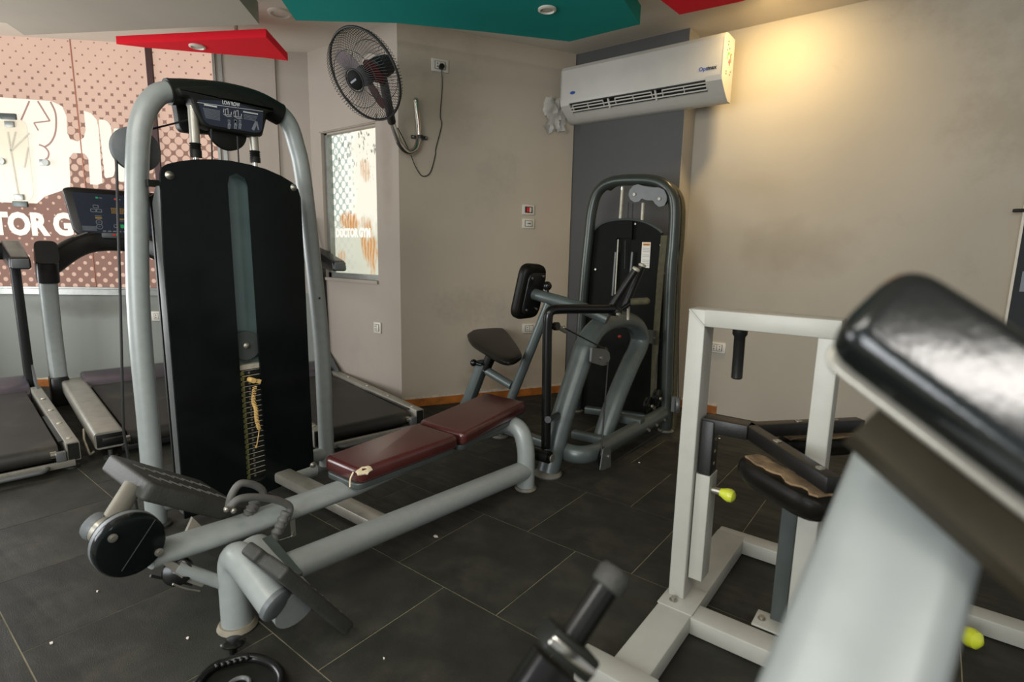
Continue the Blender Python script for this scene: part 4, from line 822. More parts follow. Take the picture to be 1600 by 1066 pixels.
# ================================================================== PULL MACHINE BY THE COLUMN
YM = 3.45
pm = thing('pull_machine', 'dark blue grey chest supported pull machine in front of the column', 'exercise machine', (-1.75, 2.95, 0))
ar = [(903, 615), (906, 540), (913, 440), (920, 370), (925, 328), (935, 299), (958, 284), (1000, 281), (1030, 285), (1047, 299), (1054, 325), (1052, 380), (1048, 430), (1043, 570), (1041, 660)]
P = cr(ats(ar, y=YM), 5); P = [V((P[0].x - .01, YM, 0))] + P + [V((P[-1].x, YM, 0))]
g = G(); g.tube(P, .037, 20, up=YA); obj('tower_arch', g, M['m2d'], pm)
for q in (P[0], P[-1]): g = G(); g.lathe([(.05, 0), (.055, .006), (.045, .015)], (q.x, YM, 0), ZA, 20); obj('foot_disc', g, M['dusty'], pm)
Ps = [V((p.x, YM + .085, p.z)) for p in P]; 
g = G(); g.rect([V((p.x + .028, p.y - .02, p.z)) for p in Ps[-46:]], .02, .06, up=YA, r=.004); obj('rear_frame', g, M['olive'], pm)
ys = YM + .03
shp = [(905, 640), (911, 500), (922, 372), (928, 361), (943, 349), (962, 344), (985, 343), (1008, 347), (1026, 356), (1036, 364), (1036, 500), (1033, 648)]
def xz(pts, y): return [(p.x, p.z) for p in ats(pts, y=y)]
g = G(); g.slab(xz(shp, ys), .012, (0, ys, 0), XA, ZA); shd = obj('stack_shroud', g, M['shr'], pm, 0)
g = G(); g.tube(cr([p - YA * .01 for p in ats(shp[2:10], y=ys)], 4), .008, 8); obj('shroud_edge', g, M['gry'], shd)
g = G(); g.slab(xz([(964, 346), (989, 346), (988, 375), (986, 372), (966, 372), (963, 375)], ys - .02), .02, (0, ys - .02, 0), XA, ZA); obj('shroud_ridge', g, M['shr'], shd)
g = G(); g.slab(xz([(966, 372), (986, 372), (980, 600), (958, 600)], ys - .006), .004, (0, ys - .006, 0), XA, ZA); obj('stack_slot', g, M['shr'], shd, 0)
for a, b, r_, mm in (((966, 374), (961, 460), .005, 'edge'), ((962, 394), (957, 462), .008, 'galv'), ((988, 394), (985, 430), .008, 'galv'), ((977, 376), (976, 420), .003, 'cable')):
    g = G(); g.tube(ats([a, b], y=ys - .03), r_, 8); obj('guide_rod', g, M[mm], pm)
for a, b, r_ in (((973, 291), (969, 344), .011), ((1005, 317), (1003, 346), .011)): g = G(); g.tube(ats([a, b], y=ys), r_, 12); obj('guide_rod', g, M['edge'], pm)
for a, b in (((982, 316), (981, 344)), ((989, 318), (988, 344))): g = G(); g.tube(ats([a, b], y=ys - .01), .0035, 6); obj('stack_cable', g, M['cable'], pm)
q = at(972, 297, y=ys); g = G(); g.lathe([(.013, 0), (.013, .045)], q, ZA, 12); obj('rod_socket', g, M['chrome'], pm)
st = xz([(1003.5, 378.5), (1017, 378.8), (1014.6, 419), (1001, 418)], ys - .009); g = G(); g.slab(st, .003, (0, ys - .009, 0), XA, ZA); sk_ = obj('warning_sticker', g, M['plate'], pm, 0); lab(sk_, 'white warning sticker with orange header')
g = G(); g.slab(xz([(1004.6, 380), (1016, 380.2), (1015.6, 384), (1004.3, 383.8)], ys - .0115), .001, (0, ys - .0115, 0), XA, ZA); obj('sticker_header', g, M['orange'], sk_, 0)
p = at(1005.5, 383.4, y=ys - .0125); text('WARNING', .012, p, XA, ZA, M['inkk'], 'sticker_word', sk_, .0004, sx=.72)
for i in range(11):
    if i in (3, 6): continue
    a, b = ats([(1004, 388 + i * 2.6), (1014.6 - i * .1, 388.4 + i * 2.6)], y=ys - .0115); g = G(); g.beam(a, b, .0006, .0024); obj('sticker_line', g, M['inkg'], sk_, 0)
for px in ((931, 421), (1033, 383), (1037, 427), (993, 350)): q = at(*px, y=ys - .006); g = G(); g.cyl(q, q - YA * .008, .007, 10); obj('shroud_bolt', g, M['bolt'], shd)
# top pulley bracket
yb2 = YM - .045
br = []
for (cx, cy, r_, a0, a1) in ((993.5, 304.5, 11.5, 60, 300), ): pass
brp = [(984, 297), (990, 290), (997, 288), (1006, 291), (1018, 293), (1030, 293), (1038, 297), (1042, 306), (1042, 314), (1038, 322), (1030, 323.5), (1024, 319), (1021, 313.5), (1010, 313), (1003, 310), (999, 315), (992, 316.5), (985, 312), (982.5, 305)]
g = G(); g.slab(rpoly(xz(brp, yb2), .008), .008, (0, yb2, 0), XA, ZA); tb = obj('pulley_bracket', g, M['galv'], pm); g = G(); g.slab(rpoly(xz(brp, yb2 + .05), .008), .008, (0, yb2 + .05, 0), XA, ZA); obj('bracket_rear_plate', g, M['galv'], tb)
for px in ((991.5, 304), (1030.5, 311)):
    q = at(*px, y=yb2 - .004); g = G(); g.cyl(q, q - YA * .008, .010, 10); obj('bracket_bolt', g, M['bolt'], tb)
    g = G(); g.lathe([(.042, -.01), (.046, -.008), (.036, 0), (.046, .008), (.042, .01)], q + YA * .03, YA, 24); obj('pulley_wheel', g, M['gblk'], tb)
# curved main leg
PLC = (V((-1.53, 2.32, 0)), V((1, -.08, 0)))
cv = [(856, 738), (879, 650), (905, 570), (915, 540), (930, 516), (950, 503), (975, 500), (992, 508), (1000, 526), (996, 545), (984, 570), (966, 613), (953, 649), (941, 688)]
P = cr(ats(cv, pl=PLC), 6); g = G(); g.oval(P, .105, .126, up=XA); obj('main_leg', g, M['m2'], pm, 50)
g = G(); q = V((P[0].x, P[0].y, 0)); g.lathe([(.075, 0), (.078, .008), (.068, .02), (.05, .03)], q, ZA, 24); obj('foot_disc', g, M['dusty'], pm)
bs = [(872, 698), (886, 707), (908, 711), (930, 707), (947, 697), (966, 686), (1018, 657), (1044, 641)]
P = cr([at(a, b, z=.115 if i < 6 else .125) for i, (a, b) in enumerate(bs)], 6); g = G(); g.oval(P, .085, .10); obj('base_loop', g, M['m2'], pm)
for i in range(3): q = at(1010 + i * 12, 670 - i * 8, z=.11); g = G(); g.cyl(q, q + XA * .03 - YA * .02, .009, 10); obj('loop_bolt', g, M['bolt'], pm)
for a, b, w_, z in (((896, 678), (950, 690), .06, .09), ((964, 652), (1004, 661), .06, .16), ((915, 640), (1030, 655), .06, .08)):
    p, q = at(*a, z=z), at(*b, z=z); g = G(); g.rect([p, q], w_, .05, r=.012); obj('base_cross_tube', g, M['m2'], pm)
# pulley brackets on the leg
def wheel(px, x, r, nm='pulley_wheel', ax=XA, par=pm, th=.012):
    q = at(*px, x=x) if not isinstance(px, V) else px; g = G(); g.lathe([(r * .9, -th), (r, -th * .8), (r * .8, 0), (r, th * .8), (r * .9, th)], q, ax, 24); return obj(nm, g, M['gblk'], par)
for pts, x, wc, bc in (([(924, 543), (945, 546), (951, 551), (952, 560), (948, 570), (940, 571.5), (922, 566)], -1.42, (942, 557), (938.5, 559)), ([(1010, 515), (1027, 517), (1032, 522), (1033, 530), (1029, 537), (1021, 538.5), (1009, 535)], -1.44, (1026, 525), (1021.5, 528))):
    g = G(); g.poly(ats(pts, x=x), .012, r=.008); bk = obj('pulley_bracket', g, M['galv'], pm, 0); wheel(wc, x - .03, .055, par=bk)
    q = at(*bc, x=x + .006); g = G(); g.cyl(q, q + XA * .008, .010, 10); obj('bracket_bolt', g, M['bolt'], bk)
# low pulleys
g = G(); g.poly(ats([(937, 735), (943, 734), (954, 729), (954, 702), (948, 698), (942, 702)], x=-1.268), .006, r=.006); lb = obj('pulley_bracket', g, M['galv'], pm, 0); wheel((944, 714), -1.288, .054, par=lb, th=.014)
q = at(950, 713, x=-1.266); g = G(); g.cyl(q, q + XA * .01, .010, 10); obj('bracket_bolt', g, M['bolt'], lb)
for px, x in (((1013, 634), -1.38), ((1026, 622), -1.36)): wheel(px, x, .06, th=.014); q = at(px[0] + 5, px[1] + 1, x=x + .02); g = G(); g.cyl(q, q + XA * .012, .011, 10); obj('pulley_bolt', g, M['bolt'], pm)
q = at(1056, 632, y=YM - .04); g = G(); g.lathe([(.05, -.012), (.055, 0), (.05, .012)], q, V((.8, .6, 0)), 20); g.box(q, (.05, .03, .10)); obj('end_pulley', g, M['galv'], pm)
for pth, r_ in (([at(1060, 300, y=YM - .04), at(1060, 622, y=YM - .04)], .003), ([at(950, 566, x=-1.41), at(939, 712, x=-1.288)], .0045), ([at(884, 514, y=2.38), at(944, 545, x=-1.38)], .0045), ([at(1031, 530, x=-1.42), at(1018, 630, x=-1.39)], .004), ([at(954, 725, x=-1.28), at(1044, 668, y=YM - .05)], .0025)):
    g = G(); g.tube(pth, r_, 6); obj('pulley_cable', g, M['cable'], pm)
sp0 = ats([(1038, 368), (1032, 430), (1024, 540), (1020, 640)], y=YM - .01); g = G(); g.sweep(sp0, [(-.022, -.001), (.022, -.001), (.022, .001), (-.022, .001)], up=YA); lab(obj('nylon_strap', g, M['olive'], pm, 0), 'olive nylon strap inside the right tower leg')
# swinging lever arm with grips
l0 = at(851, 713, x=-1.47); la = [at(853, 700, y=2.26), at(855, 520, y=2.26), at(857, 484, y=2.26), at(880, 483, y=2.34), at(958, 483, y=2.62)]
g = G(); g.tube(fil(la, .07, 8), .025, 16, up=XA); obj('lever_arm', g, M['gblk'], pm)
g = G(); g.cyl(l0 + XA * .03, l0 - XA * .09, .032, 18); g.cyl(l0 + XA * .03, l0 + XA * .045, .014, 12); obj('lever_pivot', g, M['gblk'], pm)
g = G(); g.cyl(l0 + XA * .044, l0 + XA * .05, .02, 14); obj('pivot_bolt', g, M['bolt'], pm)
q = at(866, 655, x=-1.50); g = G(); g.tube([at(856, 656, x=-1.47), at(874, 648, x=-1.53)], .018, 12); obj('stop_peg', g, M['gblk'], pm)
g = G(); g.cyl(at(866, 510, y=2.30), at(872, 510, y=2.30), .022, 14); obj('cable_lug', g, M['gblk'], pm); g = G(); g.tube([at(872, 511, y=2.32), at(884, 518, y=2.42)], .012, 10); g.ball(at(881, 512, y=2.38), .010); lab(obj('cable_clamp', g, M['bolt'], pm), 'brassy cable clamp')
q = at(960, 486, y=2.64); g = G(); g.ball(q, .035, 1.3, 1, .8); obj('grip_joint', g, M['bark'], pm); g = G(); g.cyl(at(964, 491, y=2.62), at(968, 492, y=2.62), .012, 10); obj('joint_bolt', g, M['bolt'], pm)
for a, b, y0, y1 in (((956, 478), (993, 422), 2.64, 2.66), ((976, 480), (1003, 416), 2.74, 2.76)):
    p, q = at(*a, y=y0), at(*b, y=y1); g = G(); g.tube([p, q], .019, 14); h = obj('grip_handle', g, M['bark'], pm); g = G(); g.lathe([(.021, 0), (.021, .01), (.012, .014)], q, q - p, 14); obj('grip_cap', g, M['edge'], h)
g = G(); g.tube([at(985, 472, y=2.74), at(1010, 470.5, y=2.78)], .020, 16); lab(obj('side_grip', g, M['olive'], pm), 'short olive tinted side grip'); g = G(); g.ball(at(1010, 470.5, y=2.78), .020); obj('grip_end', g, M['olive'], pm)
g = G(); g.tube([at(970, 484, y=2.7), at(985, 474, y=2.74)], .012, 10); obj('grip_rod', g, M['gblk'], pm)
g = G(); g.tube([at(982, 478, y=2.8), at(981, 500, y=2.8)], .008, 10); obj('link_rod', g, M['edge'], pm)
q = at(968, 526, y=2.9); g = G(); g.ball(q, .011); lab(obj('stop_knob', g, M['knobr'], pm), 'small red knob inside the arch')
# chest pad, its column, the seat
YS = 2.70
ct = [at(832, 459, y=YS), at(872, 470, y=YS), at(912, 482, y=YS + .02), at(950, 499, y=YS + .05)]; g = G(); g.oval(ct, .07, .075, up=YA); obj('pad_tube', g, M['m2'], pm)
P = [at(858, 474, y=YS), at(798, 625, y=YS)]; P.append(P[1] + (P[1] - P[0]).normalized() * .17); g = G(); g.oval(P, .062, .055, up=YA); obj('pad_column', g, M['m2'], pm)
q = at(855, 447, y=YS); g = G(); g.ball(q, .028); g.cyl(q - ZA * .06, q, .012, 10); obj('pad_knob', g, M['gblk'], pm)
pc = at(832, 458, y=YS); pn_ = V((.97, -.05, -.22)).normalized(); pu_ = (ZA - pn_ * ZA.dot(pn_)).normalized(); pv_ = pn_.cross(pu_)
g = G(); g.slab(rpoly([(-.17, -.115), (.17, -.105), (.18, .105), (-.17, .115)], .07, 6), .075, pc - pn_ * .03, pu_, pv_, bev=.028, seg=4); cpd = obj('chest_pad', g, M['vin'], pm, 60)
g = G(); g.slab(rpoly([(-.13, -.085), (.13, -.08), (.13, .08), (-.13, .085)], .04, 5), .012, pc + pn_ * .012, pu_, pv_, bev=.003); bp_ = obj('pad_backboard', g, M['tm'], cpd)
for a, b in ((.11, -.05), (.10, .055), (-.10, -.05), (-.1, .05)): g = G(); q = pc + pn_ * .018 + pu_ * a + pv_ * b; g.cyl(q, q + pn_ * .006, .007, 8); obj('pad_bolt', g, M['bolt'], bp_)
zs = .575
st_ = [at(a, b, z=zs) for a, b in ((730, 520), (742, 513), (765, 509), (785, 511), (803, 530), (815, 549), (812, 557), (797, 562), (780, 558), (757, 545), (735, 531))]
g = G(); puff(g, [p - ZA * .022 for p in st_], .052, .010); obj('seat_pad', g, M['vin'], pm, 60)
sp1 = [at(769, 552, y=YS), at(757, 580, y=YS)]; g = G(); g.rect(sp1 + [], .055, .055, up=YA); obj('seat_post', g, M['gblk'], pm)
P = [at(755, 567, y=YS), at(733, 625, y=YS)]; P.append(P[1] + (P[1] - P[0]).normalized() * .22); P[-1].z = max(P[-1].z, .02); g = G(); g.rect(P, .072, .07, up=YA, r=.01); obj('seat_sleeve', g, M['m2'], pm)
g = G(); p, q = at(752, 570, y=YS - .04), at(740, 567, y=YS - .06); g.cyl(p, q, .010, 10); g.ball(q, .024); obj('seat_knob', g, M['gblk'], pm)
g = G(); g.tube([at(755, 576, y=YS), at(800, 603, y=YS)], .028, 16); obj('seat_link', g, M['m2'], pm)
p0 = V((-2.42, YS, .05)); g = G(); g.rect([p0, V((-1.60, 2.50, .09))], .06, .05, r=.012); obj('seat_base_tube', g, M['m2'], pm)
q = at(781, 682, z=0); g = G(); g.tube([q + ZA * .01, q + ZA * .10 + V((.02, .04, 0))], .03, 14); obj('seat_foot', g, M['m2'], pm); g = G(); g.lathe([(.055, 0), (.058, .006), (.048, .016)], q, ZA, 24); obj('foot_disc', g, M['dusty'], pm)
q = V((-2.40, YS, 0)); g = G(); g.lathe([(.05, 0), (.052, .006), (.04, .03)], q, ZA, 20); obj('foot_disc', g, M['dusty'], pm)

# ================================================================== WHITE FRAME MACHINE
wf = thing('white_frame_machine', 'off white square tube machine frame with yellow knobs', 'exercise machine', (-.35, 1.65, 0))
XL0, XL1, YP = -.592, -.482, 1.65
g = G(); g.box(((XL0 + XL1) / 2, 1.72, .035), (XL1 - XL0, .96, .06), bev=.006); obj('base_beam', g, M['white'], wf)
g = G(); g.box((-.56, 1.215, .042), (.22, .075, .075), bev=.006); obj('end_cross', g, M['white'], wf)
g = G(); g.box(((XL0 + XL1) / 2, YP, .0665), (XL1 - XL0 + .004, .15, .005), bev=.001); bpz = obj('foot_plate', g, M['white'], wf)
q = at(1052, 938, z=.069); g = G(); g.lathe([(.013, 0), (.013, .003), (.008, .004), (.008, .012)], q, ZA, 10); obj('anchor_bolt', g, M['bolt'], bpz)
g = G(); g.box((.0, 1.612, .035), (.97, .085, .058), bev=.006); obj('cross_beam', g, M['white'], wf)
g = G(); g.box((.02, 2.20, .035), (1.22, .075, .058), bev=.006); obj('cross_beam', g, M['white'], wf)
g = G(); q = at(1190, 968, z=.0665); g.box(q + XA * .03, (.10, .085, .006), bev=.001); b3 = obj('foot_plate', g, M['white'], wf); g = G(); g.lathe([(.013, 0), (.013, .003), (.008, .004), (.008, .012)], q, ZA, 10); obj('anchor_bolt', g, M['bolt'], b3)
for px in ((1151, 868), (1226, 890)): q = at(*px, y=2.16); g = G(); g.cyl(q, q - YA * .02, .009, 8); obj('beam_bolt', g, M['bolt'], wf)
PW = .052; ZTOP = 1.027; x1 = -.5555; x2 = -.202
g = G(); g.slab([(0, .069), (0, ZTOP), (PW, ZTOP - .0), (PW, .069)], (0, .09), (x1 - PW / 2, YP + .075, 0), XA, ZA, bev=.004); obj('post', g, M['white'], wf)
g = G(); g.slab([(0, .069), (0, ZTOP - .05), (PW, ZTOP - .05), (PW, .069)], (0, .09), (x2 - PW / 2, YP + .075, 0), XA, ZA, bev=.004); obj('post', g, M['white'], wf)
g = G(); g.box(((x1 + x2) / 2 + PW / 2 - .002, YP + .03, ZTOP - .025), (x2 - x1 + .004, .09, .052), bev=.004); obj('top_beam', g, M['white'], wf)
g = G(); g.beam((x1 - PW / 2 + .002, YP - .0165, ZTOP - .001), (x1 + PW / 2, YP - .0165, ZTOP - .05), .004, .005, up=YA); obj('weld_seam', g, M['white'], wf)
# hanging black grip under the beam
p, q = at(1157, 512, y=YP + .06), at(1151, 592, y=YP + .06); g = G(); g.lathe([(.022, 0), (.022, .02), (.0165, .028), (.0165, (q - p).length - .004), (.013, (q - p).length)], p, q - p, 18); obj('hanging_grip', g, M['tm'], wf)
# sleeve, black sliding post, pull knob
xs0, xs1 = x1 + PW / 2 + .004, x1 + PW / 2 + .048
g = G(); g.slab([(xs0, .145), (xs0, .505), (xs1, .505), (xs1, .145)], (0, .075), (0, YP + .075, 0), XA, ZA, bev=.003); sl = obj('sleeve', g, M['white'], wf)
q = at(1112, 765, y=YP + .03); p = V((xs1, q.y, q.z)); g = G(); g.cyl(p, p + XA * .028, .011, 10); obj('knob_nut', g, M['bolt'], sl)
kb = p + XA * .026; g = G(); g.lathe([(.012, 0), (.013, .004), (.019, .018), (.0215, .028), (.019, .039), (.010, .046), (.001, .048)], kb, V((.98, .0, -.12)), 22); lab(obj('pull_knob', g, M['yel'], sl), 'yellow pear shaped pull knob')
xm = (xs0 + xs1) / 2; g = G(); g.box((xm, YP + .036, .50), (.038, .062, .36), bev=.003); sp2 = obj('sliding_post', g, M['bark'], wf)
for k in range(4): q = V((xm + .0195, YP + .036, .66 - k * .04)); g = G(); g.cyl(q, q + XA * .001, .006, 8); obj('pin_hole', g, M['dust'], sp2)
ez = .665
e0, e1 = V((xm - .02, YP + .04, ez)), V((-.39, YP + .045, ez)); g = G(); g.beam(e0, e1, .062, .045, bev=.003); obj('pad_arm', g, M['bark'], wf)
ba0, ba1 = at(1172, 663, z=ez + .02), at(1305, 747, z=ez + .02); bb1 = at(1345, 654, z=ez + .02)
for a, b, nm in ((ba0, ba1, 'a'), (ba0 + V((.0, .01, 0)), bb1, 'b')):
    d = (b - a).normalized(); a2 = a - d * .02; g = G(); g.beam(a2 - ZA * .02, b - ZA * .02, .038, .04, bev=.003); pb = obj('pad_bar', g, M['bark'], wf)
    for f in ((.38, .86) if nm == 'a' else (.42, .75)): q = a + (b - a) * f + ZA * .0005; g = G(); g.lathe([(.011, 0), (.011, .002), (.006, .003), (.006, .002)], q, ZA, 14); obj('bar_bolt', g, M['bolt'], pb)
def roller(p, q, r, nm):
    d = (q - p).normalized(); u = ZA.cross(d).normalized(); L = (q - p).length
    g = G(); n = 14; prof = []; 
    for i in range(n + 1):
        s = i / n; prof.append((r * (max(.02, 1 - abs(2 * s - 1) ** 5)) ** .5, L * s))
    g.lathe(prof, p, d, 20)
    for v in g.bm.verts:
        k = (v.co - p); h = k.z - d.z * k.dot(d)
        if h > r * .5: v.co.z -= (h - r * .5)
    o = obj('roller_pad', g, M['vin'], wf, 60); o2 = []
    rr = random.Random(nm)
    for i in range(15): o2.append((L * (.08 + .84 * i / 14), r * .62 + rr.uniform(-.006, .006)))
    for i in range(14, -1, -1): o2.append((L * (.08 + .84 * i / 14), -r * .35 + rr.uniform(-.01, .01)))
    g = G(); g.slab(o2, .006, p + ZA * (r * .5 + .002), d, u); obj('torn_cover', g, M['torn'], o, 0); return o
roller(at(1162, 722, z=.60), at(1296, 800, z=.59), .052, 1); roller(at(1215, 694, z=.60), at(1350, 690, z=.60), .042, 2)
p, q = V((-.262, 1.74, .06)), V((-.262, 1.74, .60)); g = G(); g.rect([p, q], .045, .045, up=YA); obj('pad_stand', g, M['gry'], wf)
q = at(1511, 993, y=2.05); g = G(); g.lathe([(.012, -.05), (.014, -.03), (.026, -.005), (.030, .012), (.026, .03), (.010, .042), (.001, .043)], q, V((.75, -.6, .1)), 22); kb2 = obj('pull_knob', g, M['yel'], wf); lab(kb2, 'yellow knob by the far cross beam')
p = q + V((-.75, .6, -.1)).normalized() * .045; g = G(); g.cyl(q, V((p.x, p.y, p.z)), .008, 10); g.beam(V((p.x, p.y, .06)), V((p.x, p.y, p.z + .03)), .03, .03, up=YA); obj('knob_post', g, M['white'], wf)

# ================================================================== NEAR, OUT OF FOCUS: PAD ON A WHITE POST
D0 = .36
nm_ = thing('padded_arm_machine', 'blurred white post with black padded arm close on the right', 'exercise machine', (.18, .22, 0))
a_, b_ = at(1352, 560, d=D0), at(1790, 880, d=D0 * .80)
L_ = (b_ - a_); La = L_.length; L_.normalize(); nv = (-(at(1500, 640, d=1) - EYE)).normalized(); tn = (nv - L_ * nv.dot(L_)).normalized(); wv = L_.cross(tn)
if wv.dot(idn) > 0: wv = -wv
# tilt the section so that its broad face looks up and towards the camera
c_, s_ = cos(.45), sin(.45); T2 = (tn * c_ + wv * s_).normalized(); W2 = L_.cross(T2); W2 = W2 if W2.dot(wv) > 0 else -W2
pm0 = a_ + W2 * .026
g = G(); g.slab(rpoly([(-.026, -.034), (La, -.034), (La, .040), (-.026, .040)], .026, 6), .046, pm0, L_, W2, bev=.014, seg=5); np_ = obj('arm_pad', g, M['pad'], nm_, 60)
g = G(); g.slab(rpoly([(-.022, -.036), (La, -.036), (La, .036), (-.022, .036)], .018, 5), .007, pm0 - T2 * .027, L_, W2, bev=.003); obj('pad_board', g, M['silver2'], np_)
o_ = pm0 - T2 * .05 - W2 * .012
g = G(); g.slab([(.030, -.047), (La, -.053), (La, .05), (.03, .05)], .030, o_, L_, W2); obj('pad_bracket', g, M['brkt'], nm_, 0)
tp_, bt_ = at(1428, 775, d=D0 * 1.20), at(1290, 1180, d=D0 * .96); dd_ = (bt_ - tp_).normalized(); bt2 = tp_ + dd_ * ((tp_.z - .012) / -dd_.z)
# the post leans; it is cut by the floor
g = G(); g.rect([tp_ - dd_ * .014, bt2], .095, .07, up=nv, r=.022); obj('post', g, M['silver3'], nm_, 60)
g = G(); g.box((bt2.x, bt2.y, .006), (.2, .2, .012), bev=.003); obj('base_plate', g, M['silver'], nm_)
# ================================================================== NEAR: BLACK GRIP POST AT THE BOTTOM EDGE
gp = thing('grip_post', 'black grip with metal collar rising at the bottom edge', 'handle', (-.30, .48, 0))
t0, t1, t2_, t3 = at(957, 903, d=.62), at(897, 995, d=.60), at(870, 1030, d=.595), at(826, 1120, d=.575)
ax = (t0 - t1).normalized()
g = G(); g.cyl(t1 - ax * .01, t0, .0145, 20); obj('grip_rod', g, M['gblk'], gp); g = G(); g.lathe([(.0155, -.014), (.019, -.012), (.020, .004), (.016, .011), (.001, .013)], t0, ax, 24); obj('grip_cap', g, M['rub'], gp)
ux_ = (at(925, 1030, d=.6) - at(845, 985, d=.6)).normalized(); ux_ = (ux_ - ax * ux_.dot(ax)).normalized(); uy_ = ax.cross(ux_)
bc = at(885, 1013, d=.598); g = G(); g.box(bc, (.060, .058, .026), (ux_, uy_, ax), .004); obj('collar_block', g, M['blk'], gp)
g = G(); g.box(bc + uy_ * (-.0295 if uy_.dot(nv) < 0 else .0295), (.058, .004, .010), (ux_, uy_, ax), .002); lab(obj('collar_edge', g, M['chrome'], gp), 'bright edge strip of the collar')  # thin chrome strip along one side of the block
bt3 = bc - ax * .02; dn = -ax; k = (bt3.z - .01) / -dn.z; g = G(); g.rect([bt3, bt3 + dn * k], .054, .05, up=uy_, r=.008); obj('grip_stem', g, M['gblk'], gp)
q = bt3 + dn * k; g = G(); g.box((q.x, q.y, .006), (.14, .14, .012), bev=.003); obj('base_plate', g, M['gry'], gp)

